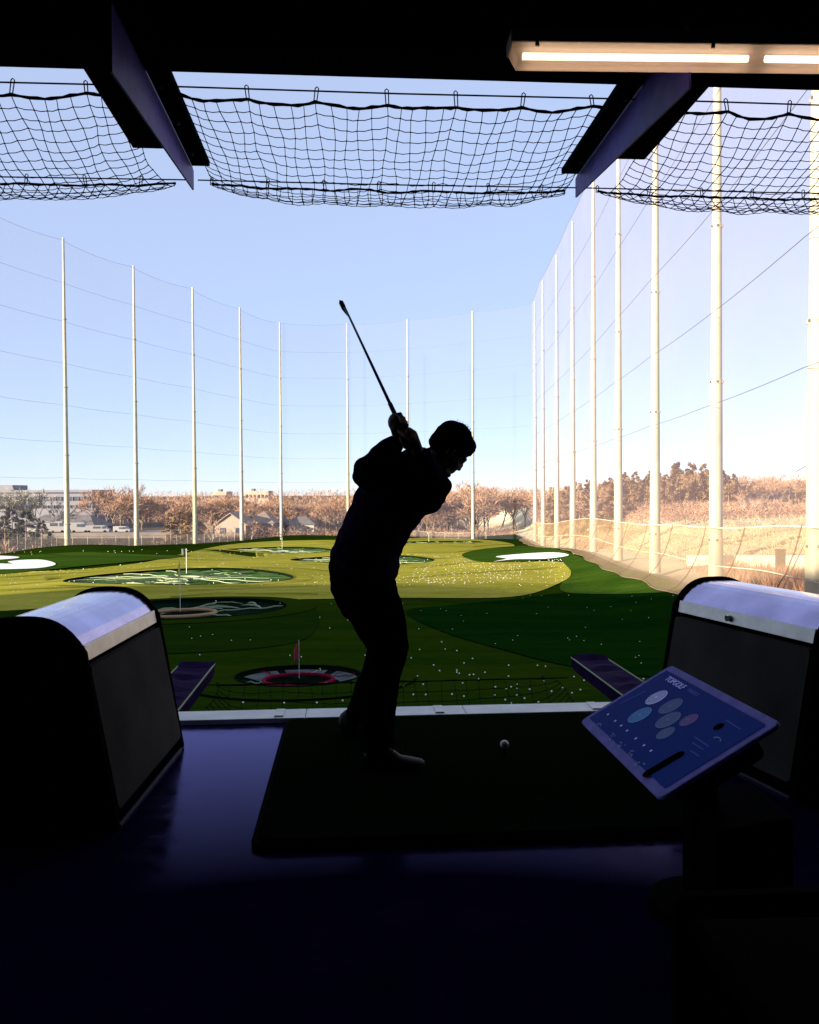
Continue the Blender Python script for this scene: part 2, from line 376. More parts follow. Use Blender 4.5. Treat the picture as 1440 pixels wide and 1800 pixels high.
# dark drainage seams
def seam(pts, wpx=.16):
    pp = [G(*p) for p in pts]; out = []
    for a, b_ in zip(pp, pp[1:]):
        n = max(2, int((b_ - a).length / 2))
        for k in range(n): out.append(lerp(a, b_, k / n))
    out.append(pp[-1]); b = MB(); vs = []; fs = []
    for i, p in enumerate(out):
        t = (out[min(i + 1, len(out) - 1)] - out[max(i - 1, 0)]).normalized(); s_ = Vector((-t.y, t.x, 0)) * wpx
        for sg in (-1, 1):
            q = p + s_ * sg; vs.append((q.x, q.y, turf_h(q.x, q.y) + .12))
        if i: fs.append((2 * i - 2, 2 * i - 1, 2 * i + 1, 2 * i))
    b.add(vs, fs); return b.build('seam_line', m_seam, turf_root)
for pts in ([(0, 1017), (120, 1009), (240, 1003), (330, 994)], [(70, 974), (180, 980), (300, 984), (420, 986)], [(340, 968), (440, 977), (520, 980)], [(720, 1000), (820, 990), (900, 986)],
            [(700, 1020), (780, 1012), (900, 1004), (980, 998)], [(560, 954), (700, 960), (830, 962), (900, 957)], [(0, 1040), (90, 1036), (200, 1033)], [(430, 1000), (520, 1000), (580, 1005)],
            [(715, 972), (800, 972), (860, 965)], [(330, 1040), (440, 1036), (560, 1032)], [(300, 1052), (380, 1045), (560, 1046)], [(120, 1022), (60, 1026), (0, 1032)], [(700, 985), (790, 982)]):
    seam(pts, .14)

# ------------------------------------------------------------ targets sunk in the turf
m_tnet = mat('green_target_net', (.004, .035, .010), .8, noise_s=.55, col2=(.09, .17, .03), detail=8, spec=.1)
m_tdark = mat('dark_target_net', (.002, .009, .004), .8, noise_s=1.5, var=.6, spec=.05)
m_trim = mat('pale_target_trim', (.27, .32, .19), .7, spec=.1)
m_tan = mat('tan_target_ring', (.34, .21, .11), .7, spec=.1)
m_red = mat('crimson_target_ring', (.16, .004, .025), .6, spec=.1)
m_grey = mat('grey_target_panel', (.07, .09, .09), .6, noise_s=2, var=.5, spec=.1)
m_redf = mat('red_flag_cloth', (.20, .006, .01), .8)
m_yelf = mat('yellow_flag_cloth', (.62, .55, .1), .8)
m_darkf = mat('dark_flag_cloth', (.06, .08, .05), .8)
m_wall = mat('target_wall', (.004, .008, .004), .9, spec=.05)
def target(i_, label, ringm, netm, pocket=.38, spokes=8, trims=10, panels=False, apron=None, ad=.085):
    cpx, R = TSPEC[i_]
    c = G(*cpx); t = empty('golf_target', c, 0, label, 'target', 'round targets sunk in the turf')
    rnd = random.Random(int(R * 100)); big = R > 4
    def loc(r, a, dz):
        x, y = r * math.cos(a), r * math.sin(a); return Vector((x, y, turf_h(c.x + x, c.y + y) - c.z + dz))
    n = 64; dep = lambda r: -(.10 + .34 * (1 - (r / R) ** 2)) * (1 if big else .6)
    def annulus(name, rr, m):
        b = MB(); vs = [loc(r, 2 * math.pi * i / n, dz) for r, dz in rr for i in range(n)]
        b.add(vs, [(k * n + i, k * n + (i + 1) % n, (k + 1) * n + (i + 1) % n, (k + 1) * n + i) for k in range(len(rr) - 1) for i in range(n)]); return b.build(name, m, t, smooth=True)
    w_ = 1.75
    annulus('turf_apron', [(R + w_, ad - .02), (R + w_ / 2, ad - .005), (R, ad)], apron)
    annulus('target_wall', [(R, ad), (R - .02, dep(R))], m_wall)
    annulus('target_net', [(R * q, dep(R * q)) for q in (.998, .93, .8, .66, .5, .35, .2, .01)], netm)
    b = MB(); b.tube([loc(R, 2 * math.pi * i / n, ad + .01) for i in range(n + 1)], .035 if big else .03, 5); b.build('outer_rim', m_wall, t, smooth=True)
    rp = R * pocket; rh_ = dep(rp) + (.22 if big else .14)
    b = MB(); b.tube([loc(rp, 2 * math.pi * i / n, rh_) for i in range(n + 1)], .11 if big else .065, 6); b.build('centre_ring', ringm, t, smooth=True)
    for k in range(spokes):
        a = 2 * math.pi * (k + .35 + rnd.uniform(-.12, .12)) / spokes
        b = MB(); pts = []
        for q in range(9):
            r = lerp(rp, R * .985, q / 8); pts.append(loc(r, a + .05 * math.sin(q * .9), lerp(rh_, dep(R) + .06, (q / 8) ** .7) + .03 * math.sin(q * 2)))
        b.tube(pts, .04 if big else .018, 4); b.build('divider_rope', m_trim if (k % 2 or big) else ringm, t)
    for k in range(trims):                          # sagging pale net edges between the ropes
        a0 = rnd.uniform(0, 6.28); r0 = rnd.uniform(rp * 1.15, R * .93); L = rnd.uniform(1.0, 3.2) / r0
        b = MB(); kr = rnd.uniform(-.10, .10) * R
        pts = [loc(min(R * .97, r0 + kr * q / 8), a0 + L * q / 8, dep(r0) + .05 + .10 * math.sin(q / 8 * math.pi) * rnd.uniform(.6, 1)) for q in range(9)]
        wr_ = rnd.choice((.015, .025, .05)); b.tube(pts, [wr_ * (.3 + math.sin(q / 8 * math.pi)) for q in range(9)], 4); b.build('net_edge', m_trim, t)
    if panels:
        for a0 in (.15, 1.15, 2.1, 3.3, 4.1, 5.2):
            b = MB(); vs = []
            for q in range(6):
                a = a0 + .8 * q / 5; vs += [loc(R * .95, a, dep(R * .95) + .05), loc(R * .66, a, dep(R * .66) + .02)]
            b.add(vs, [(2 * q, 2 * q + 2, 2 * q + 3, 2 * q + 1) for q in range(5)]); b.build('side_panel', m_grey, t)
    return t
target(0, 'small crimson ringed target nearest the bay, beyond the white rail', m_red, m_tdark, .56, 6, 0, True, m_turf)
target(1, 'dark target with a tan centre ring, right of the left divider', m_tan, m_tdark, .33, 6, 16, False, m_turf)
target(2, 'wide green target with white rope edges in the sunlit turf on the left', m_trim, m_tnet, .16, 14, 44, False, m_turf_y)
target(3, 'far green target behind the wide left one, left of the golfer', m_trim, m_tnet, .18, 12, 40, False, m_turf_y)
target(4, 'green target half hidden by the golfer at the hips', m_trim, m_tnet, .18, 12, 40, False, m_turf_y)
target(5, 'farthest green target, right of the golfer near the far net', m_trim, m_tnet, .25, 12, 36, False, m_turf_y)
def flag(px, py, H, fm, label, fw=.5, fh=.4, droop=False, pr=.03):
    c = G(px, py); c.z += .1; t = empty('target_flag', c, 0, label, 'flag', 'flags standing in the targets')
    b = MB(); b.tube([(0, 0, 0), (0, 0, H)], pr, 6); b.build('flagpole', m_rail, t)
    b = MB(); n = 8; vs = []
    for i in range(n + 1):
        u = i / n
        for k in range(5):
            v_ = k / 4
            vs.append((-fw * u * (.45 if droop else 1) + .0, .06 * math.sin(u * 7 + v_), H - .03 - fh * v_ - (fh * .5 * u if droop else 0)))
    b.add(vs, [(i * 5 + k, i * 5 + k + 1, i * 5 + 5 + k + 1, i * 5 + 5 + k) for i in range(n) for k in range(4)])
    o = b.build('flag_cloth', fm, t, smooth=True); sd = o.modifiers.new('thick', 'SOLIDIFY'); sd.thickness = .01
    return t
flag(526, 1198, 1.18, m_redf, 'red flag hanging over the small crimson target', .32, .50, True, .006)
flag(317, 1078, 3.0, m_yelf, 'yellow flag on a thin pole in the tan ringed target', .22, .9, True, .016)
flag(328, 1010, 2.3, m_darkf, 'small dark flag on a white pole in the wide green target', .45, .6, False, .03)
flag(496, 967, 2.0, m_trim, 'tiny pale flag in the far green target left of the golfer', .3, .4, False, .03)
flag(754, 953, 1.9, m_trim, 'tiny pale flag in the farthest target by the far net', .3, .4, False, .03)

# ------------------------------------------------------------ net poles
ZTOP = 39.7 + CAMH
def base_z(x, y): return turf_h(x, y) - .15
SEC = [(0, 1.0), (.085, .9), (.2, .8), (.34, .7), (.47, .6), (.58, .54), (.70, .45), (.80, .36), (1.0, .26)]
def make_pole(name, H, k=1.0):
    root = empty(name)
    b = MB(); cuts = [0, .075, .30, .52, .74, 1.0]; w_ = [.50, .445, .37, .30, .235, .16]
    prof = []
    for i in range(5):
        prof += [(cuts[i] * H, w_[i]), (cuts[i + 1] * H - .02, w_[i + 1] + .018)]
    b.tube([(0, 0, z) for z, r in prof], [r * k for z, r in prof], 24); sh = b.build('pole_shaft', m_pole, root, smooth=True)
    es = sh.modifiers.new('e', 'EDGE_SPLIT'); es.split_angle = rad(40)
    for i in range(1, 5):
        z = cuts[i] * H; r = w_[i] * k
        b = MB(); b.tube([(0, 0, z - .28), (0, 0, z - .26), (0, 0, z + .02), (0, 0, z + .04)], [r, r + .045, r + .045, r], 24)
        co = b.build('pole_collar', m_pole, root, smooth=True)
        co.modifiers.new('e', 'EDGE_SPLIT').split_angle = rad(40)
        b = MB()
        for q in range(6):
            a = q * math.pi / 3 + .3; b.box(((r + .06) * math.cos(a), (r + .06) * math.sin(a), z - .12), (.09, .09, .16), Matrix.Rotation(a, 3, 'Z'))
        b.build('bolt', m_bolt, co)
    return root
H0 = 50.3
proto = make_pole('net_pole', H0)
first = [True]
def place_pole(x, y, label, group, bz=None, k=1.0):
    z0 = base_z(x, y) if bz is None else bz
    s_ = (k, k, (ZTOP - z0) / H0)
    if first[0]:
        first[0] = False; proto.location = (x, y, z0); proto.scale = s_; tag(proto, label, 'net pole', group); return proto
    return copy_thing(proto, (x, y, z0), None, s_, label, group, 'net pole')
ordn = ['first', 'second', 'third', 'fourth', 'fifth', 'sixth', 'seventh', 'eighth', 'ninth', 'tenth']
for i, (x, y) in enumerate(RPOLE):
    lab = ['thick white net pole at the right edge, shaded grey at its foot', 'thick white net pole above the right divider'][i] if i < 2 else 'white net pole on the right net, %s from the nearest' % ordn[i]
    place_pole(x, y, lab, 'white poles along the right net')
for i, (x, y) in enumerate(FPOLE):
    lab = ['slim pole of the far net just right of the golfer head', 'slim pole of the far net above the golfer hands', 'slim pole of the far net below the club head', 'slim pole at the corner where the left and far nets meet'][i]
    place_pole(x, y, lab, 'slim poles along the far net', k=.82)
for i, (x, y) in enumerate(LPOLE[:4]):
    place_pole(x, y, 'white net pole on the left net, %s from the far corner' % ordn[i + 1], 'white poles along the left net', k=.95)

# ------------------------------------------------------------ the tall nets
def net_wall(path, name, label, m, zlo, rope_zs, cab_m, step=0, off=.0, top_sag=.0, cab_r=.045, vropes=True):
    root = empty(name, (0, 0, 0), 0, label, 'net', 'tall nets round the range')
    pts = []
    for a, b_ in zip(path, path[1:]):
        for k in range(6):
            t = k / 6; pts.append((lerp(a[0], b_[0], t), lerp(a[1], b_[1], t), t))
    pts.append((*path[-1], 0))
    b = MB(); vs = []; nz = 8
    for x, y, t in pts:
        sag = top_sag * 4 * t * (1 - t); z0 = zlo(x, y)
        for k in range(nz + 1): vs.append((x, y, lerp(z0, ZTOP - sag - .1, k / nz)))
    n1 = nz + 1
    b.add(vs, [(i * n1 + k, (i + 1) * n1 + k, (i + 1) * n1 + k + 1, i * n1 + k + 1) for i in range(len(pts) - 1) for k in range(nz)])
    b.build('netting', m, root, smooth=True)
    for j, rz in enumerate(rope_zs):
        b = MB(); pp = []
        for x, y, t in pts:
            pp.append((x, y, rz - (top_sag * (1.0 if j == 0 else .3)) * 4 * t * (1 - t)))
        b.tube(pp, cab_r, 4); b.build('net_cable', cab_m, root)
    return root
zr = [ZTOP - .1] + [CAMH + q for q in (33, 27, 20.5, 14, 8.2, 2.6)]
lpath = [(x - .1, y) for x, y in [(-66, 97)] + LPOLE[::-1]] + [FPOLE[-1]]
lpath = [(x - .55, y + .3) for x, y in lpath]
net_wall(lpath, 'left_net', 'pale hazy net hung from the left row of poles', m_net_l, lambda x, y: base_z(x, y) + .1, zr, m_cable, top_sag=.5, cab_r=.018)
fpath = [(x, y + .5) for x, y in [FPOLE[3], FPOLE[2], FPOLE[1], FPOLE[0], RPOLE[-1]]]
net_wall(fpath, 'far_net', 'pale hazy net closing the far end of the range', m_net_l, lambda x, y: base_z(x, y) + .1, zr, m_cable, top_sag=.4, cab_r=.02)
KINK = 4.2
rp = [(15.2, 10), (17.0, 22)] + RPOLE
rpath = [(x - .62, y) for x, y in rp]
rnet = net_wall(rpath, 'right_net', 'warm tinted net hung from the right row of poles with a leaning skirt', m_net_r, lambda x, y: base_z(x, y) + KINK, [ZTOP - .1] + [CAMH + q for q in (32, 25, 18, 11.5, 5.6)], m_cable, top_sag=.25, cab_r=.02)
# skirt: from the kink the net leans into the range and lies on the turf
def skirt():
    pts = []
    for a, b_ in zip(rpath, rpath[1:]):
        for k in range(8):
            t = k / 8; pts.append((lerp(a[0], b_[0], t), lerp(a[1], b_[1], t)))
    pts.append(rpath[-1])
    prof = [(0, 1.0), (.35, .72), (.85, .45), (1.5, .22), (2.2, .08), (2.9, .03)]
    def P(x, y, k, wob=0):
        dx, f = prof[k]; xx = x - dx - wob * (k / 5)
        return Vector((xx, y - .2 * k, lerp(turf_h(xx, y) + .06, base_z(x, y) + KINK, f)))
    b = MB(); vs = []
    wob = [.2 * math.sin(i * 1.3) for i in range(len(pts))]
    for i, (x, y) in enumerate(pts):
        for k in range(6): vs.append(P(x, y, k, wob[i]))
    b.add(vs, [(i * 6 + k, (i + 1) * 6 + k, (i + 1) * 6 + k + 1, i * 6 + k + 1) for i in range(len(pts) - 1) for k in range(5)])
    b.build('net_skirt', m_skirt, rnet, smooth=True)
    for i in range(0, len(pts), 4):
        x, y = pts[i]; b = MB(); b.tube([P(x, y, k, wob[i]) + Vector((-.05, 0, .03)) for k in range(6)], .028, 4); b.build('seam_rope', m_seamr, rnet)
    b = MB(); b.tube([P(x, y, 0, 0) for x, y in pts], .035, 4); b.build('skirt_cable', m_cable_l, rnet)
    b = MB(); b.tube([P(x, y, 2, wob[i]) for i, (x, y) in enumerate(pts)], .025, 4); b.build('skirt_cable', m_cable_l, rnet)
    b = MB(); b.tube([P(x, y, 5, wob[i]) for i, (x, y) in enumerate(pts)], .035, 5); b.build('skirt_hem', m_seamr, rnet)
skirt()

# ------------------------------------------------------------ trees
def branch(b, p, d, L, r, lev, rnd, twigs, maxlev, spread):
    n = 3; pts = [p]; dd = d.copy(); q = p.copy()
    for i in range(n):
        dd = (dd + Vector((rnd.uniform(-.16, .16), rnd.uniform(-.16, .16), rnd.uniform(-.02, .12)))).normalized()
        q = q + dd * (L / n); pts.append(q.copy())
    b.tube(pts, [lerp(r, r * .55, i / n) for i in range(n + 1)], 5 if lev < 2 else 3, caps=False)
    if lev >= maxlev:
        for k in range(5):
            t = rnd.uniform(.2, 1); base = pts[0].lerp(pts[-1], t)
            v = (dd + Vector((rnd.uniform(-1, 1), rnd.uniform(-1, 1), rnd.uniform(-.35, .75))) * .8).normalized() * L * rnd.uniform(.5, 1.0)
            wv = v.cross(Vector((rnd.uniform(-1, 1), rnd.uniform(-1, 1), rnd.uniform(-1, 1)))).normalized() * .045
            mid = base + v * .5 + Vector((0, 0, .06))
            twigs.add([base - wv, base + wv, mid + wv * .7, base + v, mid - wv * .7], [(0, 1, 2, 3, 4)])
        return
    kids = 3 if lev == 0 else rnd.choice((3, 4))
    for k in range(kids + (3 if lev == 0 else 0)):
        t = rnd.uniform(.45, 1) if lev else rnd.uniform(.3, 1)
        i = min(n - 1, int(t * n)); base = pts[i].lerp(pts[i + 1], t * n - i)
        a = rnd.uniform(0, 6.283); s_ = rnd.uniform(.45, .85) * spread
        side = d.orthogonal().normalized(); side = Matrix.Rotation(a, 3, d) @ side
        nd = (dd * 1.0 + side * s_ + Vector((0, 0, .12))).normalized()
        branch(b, base, nd, L * rnd.uniform(.6, .8), r * .5, lev + 1, rnd, twigs, maxlev, spread)
def bare_tree(seed, H=14, bm=m_bark, tm=m_twig, maxlev=4, spread=1.0, name='bare_tree'):
    rnd = random.Random(seed); root = empty(name); b = MB(); tw = MB()
    branch(b, Vector((0, 0, 0)), Vector((0, 0, 1)), H * .34, H * .016, 0, rnd, tw, maxlev, spread)
    b.build('trunk', bm, root); tw.build('crown', tm, root)
    return root
def conifer(seed, H=12, W=3.0, tm=m_ever, name='evergreen_tree', n=3600, ragged=.35):
    rnd = random.Random(seed); root = empty(name); b = MB(); b.tube([(0, 0, 0), (.1, 0, H * .5), (0, 0, H * .96)], [.25, .15, .03], 6); b.build('trunk', m_bark, root)
    c = MB(); arms = []
    for k in range(46):
        z = H * (.08 + .9 * (k / 46) ** .9); R = W * (1 - z / H) ** .75 * rnd.uniform(1 - ragged, 1.1) + .15; arms.append((z, R, rnd.uniform(0, 6.28)))
    for k in range(n):
        z, R, a = rnd.choice(arms); u = rnd.uniform(.15, 1) ** .6; a += rnd.gauss(0, .28)
        p = Vector((math.cos(a) * R * u, math.sin(a) * R * u, z - .22 * R * u + rnd.gauss(0, .16)))
        d = Vector((math.cos(a), math.sin(a), rnd.uniform(-.5, .4))).normalized() * rnd.uniform(.25, .55)
        s_ = d.cross(Vector((rnd.uniform(-1, 1), rnd.uniform(-1, 1), rnd.uniform(-1, 1)))).normalized() * rnd.uniform(.05, .12)
        c.add([p - s_, p + s_, p + d + s_ * .3, p + d - s_ * .3], [(0, 1, 2, 3)])
    c.build('crown', tm, root); return root
btrees = [bare_tree(s_) for s_ in (3, 11, 23, 31)]
pale = bare_tree(45, 12, m_bark_l, m_twig, 3, .8, 'pale_barked_tree')
lefty = bare_tree(77, 15, mat('grey_bark', (.09, .075, .055), .9), mat('grey_green_twigs', (.30, .27, .19), .9), 4, 1.1)
cedars = [conifer(s_, 12, 3.2, m_ever_b, 'brown_cedar_tree', 6500, .55) for s_ in (5, 6, 9)]
evers = [conifer(s_, 10, 2.8, m_ever, 'evergreen_tree', 2600) for s_ in (14, 15)]
shrubp = bare_tree(91, 3.2, m_bark_l, m_twig, 2, 1.4, 'bare_shrub')
used = set()
rt = random.Random(5)
def plant(protos, px, ybase, Y, hpx, label, cat='tree', group=None, squash=1.0, native=None):
    """a tree whose foot stands at depth Y and whose top reaches hpx photo pixels above the foot"""
    i = rt.randrange(len(protos)); pr = protos[i]
    if px > 950: Y = max(Y, 32 * F_PX / (px - 720)) if Y < 205 else Y
    p = Q(px, 900, Y); z = land_h(p.x, Y) - .2
    top = Q(px, ybase, Y).z
    Ht = max(1.5, top - z) ; nat = native or {'bare_tree': 12.5, 'pale_barked_tree': 9.5, 'brown_cedar_tree': 12, 'evergreen_tree': 10, 'bare_shrub': 2.6}[pr.name.split('.')[0]]
    k = Ht / nat; sc = (k * squash, k * squash, k)
    rz = rt.uniform(0, 6.28)
    if pr.name not in used:
        used.add(pr.name); pr.location = (p.x, Y, z); pr.scale = sc; pr.rotation_euler = (0, 0, rz); tag(pr, label, cat, group); return pr
    return copy_thing(pr, (p.x, Y, z), rz, sc, label, group, cat)
# plant(protos, px, y of the top, depth, ...)
plant([lefty], 80, 842, 215, 0, 'big spreading bare tree in front of the white office block', group='bare trees beyond the nets', squash=1.35)
plant([lefty], 2, 848, 205, 0, 'bare tree at the left edge beside the office block', group='bare trees beyond the nets', squash=1.2)
for px, ty, Y in ((168, 845, 262), (190, 850, 270), (212, 856, 255), (236, 852, 262)):
    plant(btrees[:2], px, ty, Y, 0, 'tall pale brown bare tree standing right of the office block', group='bare trees right of the office block', squash=1.1)
for px, ty, Y in ((20, 888, 172), (46, 893, 165), (8, 905, 160), (73, 914, 158), (90, 932, 156), (30, 925, 154), (62, 935, 150)):
    plant(evers, px, ty, Y, 0, 'dark evergreen among those behind the left net', group='dark evergreens behind the left net', squash=1.15)
for px, ty, Y in ((300, 900, 195), (318, 893, 200), (336, 898, 190)):
    plant(cedars[:1], px, ty, Y, 0, 'dull brown bushy tree beside the gabled house', group='bushy trees beside the gabled house', squash=1.4)
plant([pale], 372, 905, 188, 0, 'white barked bare tree in front of the gabled house, at its left', group='white barked trees')
plant([pale], 442, 912, 190, 0, 'white barked bare tree in front of the gabled house, at its right', group='white barked trees')
# mid wood, left and centre
for k in range(46):
    px = rt.uniform(180, 620); Y = rt.uniform(235, 330); ty = rt.uniform(868, 888)
    plant(btrees, px, ty, Y, 0, 'bare brown winter tree in the wood beyond the left net', group='bare trees of the wood beyond the left net', squash=1.5)
for k in range(34):
    px = rt.uniform(730, 960); Y = rt.uniform(212, 290); ty = interp(px, [(720, 872), (800, 846), (850, 850), (900, 862), (930, 845), (960, 850)]) + rt.uniform(-4, 18)
    plant(btrees, px, ty, Y, 0, 'bare brown winter tree beyond the far net, right of the golfer', group='bare trees beyond the far net', squash=1.35)
# right wood
for k in range(74):
    px = 965 + 330 * (k + rt.random()) / 74; Y = rt.uniform(140, 190); ty = interp(px, [(960, 862), (1010, 850), (1080, 838), (1110, 828), (1200, 812), (1250, 815), (1300, 835)]) + rt.uniform(-3, 20) * (1 + k % 2)
    plant(cedars, px, ty, Y, 0, 'brown cedar in the wood behind the right net', group='brown cedars behind the right net', squash=rt.uniform(.9, 1.3))
for k in range(44):
    px = rt.uniform(1020, 1500) if k < 26 else rt.uniform(1285, 1480); Y = rt.uniform(138, 200); ty = interp(px, [(960, 868), (1100, 850), (1290, 838), (1350, 828), (1400, 832), (1500, 828)]) + rt.uniform(0, 30)
    plant(btrees, px, ty, Y, 0, 'bare winter tree on the slope behind the right net', group='bare trees behind the right net', squash=1.4)
for px, ty, Y in ((1305, 862, 128), (1322, 874, 126), (1335, 870, 130)):
    plant([pale], px, ty, Y, 0, 'pale trunk tree standing at the top of the dry slope', group='pale trunk trees on the slope')
plant([pale], 1371, 888, 126, 0, 'short pale tree with a forked trunk on the slope at the right')
plant(evers, 1388, 855, 140, 0, 'round dark evergreen on the slope at the right edge', squash=1.6)
for px, ty, Y in ((185, 945, 150), (57, 950, 146), (268, 945, 168), (307, 950, 175), (8, 940, 142)):
    plant([shrubp], px, ty, Y, 0, 'small bare shrub by the wire fence behind the left net', 'shrub', 'small shrubs by the wire fence')
# far-off wood as one mass
def woods():
    b = MB(); rnd = random.Random(99)
    for k in range(1100):
        px = rnd.uniform(-500, 1950); Y = rnd.uniform(330, 520) if px < 950 else rnd.uniform(215, 420)
        x = (px - 720) / F_PX * Y; top = Q(px, interp(px, [(-500, 862), (150, 866), (300, 868), (620, 862), (800, 860), (960, 864), (1100, 852), (1290, 842), (1500, 838), (1950, 842)]) + rnd.uniform(-15, 3), Y).z
        z = land_h(x, Y) - .3; Ht = max(5, top - z)
        b.cur = 0
        b.tube([(x, Y, z), (x + rnd.uniform(-.4, .4), Y, z + Ht * .6)], [.2, .08], 3, caps=False)
        b.cur = 1; W = Ht * .36
        for q in range(110):
            a = rnd.uniform(0, 6.28); r = W * math.sqrt(rnd.random()); zz = z + Ht * rnd.uniform(.12, .82)
            if zz > z + Ht * .45: r *= max(.2, math.sqrt(max(0, 1 - ((zz - z - Ht * .45) / (Ht * .5)) ** 2)))
            p = Vector((x + r * math.cos(a), Y + r * math.sin(a), zz))
            d = Vector((math.cos(a) * .8, math.sin(a) * .8, rnd.uniform(.2, 1.3))).normalized() * rnd.uniform(.9, 2.2)
            s_ = Vector((rnd.uniform(-1, 1), rnd.uniform(-1, 1), rnd.uniform(-.3, .3))).normalized() * rnd.uniform(.05, .16)
            b.add([p - s_, p + s_, p + d], [(0, 1, 2)])
    o = b.build('woods', [m_bark, m_twig]); tag(o, 'far-off brown winter wood along the horizon', 'woods', kind='stuff')
woods()
def scatter(name, n, area, h, wd, m, label, cat, seed, dens=None):
    rnd = random.Random(seed); b = MB()
    for k in range(n):
        x, y = area(rnd); z = land_h(x, y) - .05
        hh = h * rnd.uniform(.4, 1.1); a = rnd.uniform(0, 6.28); s_ = Vector((math.cos(a), math.sin(a), 0)) * wd * rnd.uniform(.5, 1.2)
        t = Vector((rnd.gauss(0, .25), rnd.gauss(0, .25), 1)) * hh; p = Vector((x, y, z))
        b.add([p - s_, p + s_, p + t], [(0, 1, 2)])
    return tag(b.build(name, m), label, cat, kind='stuff')
scatter('weeds', 9000, lambda r: (r.uniform(23.5, 44), r.triangular(44, 76, 56)), 1.35, .04, m_weed, 'tall reddish dry weeds below the pale wall on the right', 'weeds', 3)
def brush(name, n, area, h, m, label, seed):
    rnd = random.Random(seed); b = MB()
    for k in range(n):
        x, y = area(rnd); z = land_h(x, y) + h * rnd.random() ** 1.6 * (.55 + .45 * noise.noise(Vector((x * .12, y * .12, seed))))
        d = Vector((rnd.gauss(0, 1), rnd.gauss(0, 1), rnd.gauss(.6, .8))).normalized() * rnd.uniform(.4, 1.1)
        s_ = d.cross(Vector((rnd.gauss(0, 1), rnd.gauss(0, 1), rnd.gauss(0, 1)))).normalized() * rnd.uniform(.015, .055); p = Vector((x, y, z))
        b.add([p - s_, p + s_, p + d], [(0, 1, 2)])
    return tag(b.build(name, m), label, 'undergrowth', kind='stuff')
brush('undergrowth', 50000, lambda r: (lambda y: (r.uniform(25 + (y - 118) * .1, 95), y))(r.uniform(122, 150)), 2.4, m_twig, 'brown undergrowth at the foot of the right hand wood', 4)
brush('dry_grass', 12000, lambda r: (r.uniform(27, 75), r.uniform(78, 122)), .5, mat('dry_grass_blades', (.40, .30, .15), .9, noise_s=.3, var=.4), 'short dry grass tufts on the pale slope', 6)
brush('thicket', 34000, lambda r: (r.uniform(-48, 27), r.uniform(206, 236)), 4.0, m_twig, 'brown thicket at the foot of the trees beyond the far net', 8)
brush('hedgerow', 50000, lambda r: (lambda y: (interp(y, LX) - r.uniform(3, 20), y))(r.uniform(112, 200)), 3.2, mat('dark_brown_brush', (.055, .038, .024), .9, noise_s=.4, var=.4), 'dark brown brush behind the wire fence on the left', 12)

# ------------------------------------------------------------ far buildings, walls, fences
m_off = mat('white_office_bands', (.17, .165, .19), .7, noise_s=.3, var=.1)
m_win = mat('dark_window_glass', (.05, .06, .08), .25)
m_roofd = mat('dark_shingle_roof', (.14, .12, .11), .9, noise_s=.8, var=.3)
m_roofl = mat('tan_shingle_roof', (.26, .19, .14), .9, noise_s=1, var=.2)
m_hwall = mat('cream_house_siding', (.34, .26, .20), .8)
m_tanw = mat('tan_block_wall', (.48, .34, .26), .85, noise_s=.3, var=.1)
def pbox(x0, x1, y0, y1, Y, D, z0=None):
    """box seen between photo columns x0..x1, top at row y0 and bottom at row y1, front face at depth Y"""
    a = Q(x0, y0, Y); b = Q(x1, y1, Y); zb = b.z if z0 is None else z0
    return Vector(((a.x + b.x) / 2, Y + D / 2, (a.z + zb) / 2)), (abs(b.x - a.x), D, a.z - zb)
ob = empty('office_block', (0, 0, 0), 0, 'long white office block with dark window bands at the upper left', 'building')
c_, s_ = pbox(-60, 163, 862, 925, 300, 20); b = MB(); b.box((c_.x, c_.y, c_.z - 3), (s_[0], s_[1], s_[2] + 6)); b.build('wall', m_off, ob)
for y0, y1, x1 in ((874, 880, 163), (889, 893, 158), (866, 867.2, 163)):
    c_, s_ = pbox(-58, x1, y0, y1, 299.8, .4); b = MB(); b.box(c_, s_); wn = b.build('window', m_win, ob)
    if y1 - y0 > 2:
        b = MB()
        for q in range(22): b.box((c_.x - s_[0] / 2 + s_[0] * (q + .5) / 22, 299.7, c_.z), (.18, .3, s_[2]))
        b.build('mullion', m_off, wn)
c_, s_ = pbox(-60, 22, 853, 862, 303, 12); b = MB(); b.box(c_, s_); b.build('plant_room', m_off, ob)
for x0, x1, y0, Y, lab in ((372, 398, 864, 420, 'flat tan block on the skyline left of the golfer'), (430, 472, 863, 420, 'wider flat tan block on the skyline nearer the golfer'), (940 - 130, 846, 856, 430, 'pale flat building on the skyline right of the golfer')):
    c_, s_ = pbox(x0, x1, y0, 885, Y, 15); o = empty('skyline_building', (0, 0, 0), 0, lab, 'building')
    b = MB(); b.box((c_.x, c_.y, c_.z - 5), (s_[0], s_[1], s_[2] + 10)); b.build('wall', m_tanw, o)
    c2, s2 = pbox(x0 + 12, x0 + 17, y0 - 4, y0, Y + 3, 4); b = MB(); b.box(c2, s2); b.build('roof_unit', m_roofd, o)
    b = MB()
    for q in range(6): b.box((c_.x - s_[0] / 2 + s_[0] * (q + .5) / 6, Y - .1, c_.z + s_[2] / 2 - 2.6), (s_[0] / 11, .2, 1.5))
    b.build('window', m_win, o)
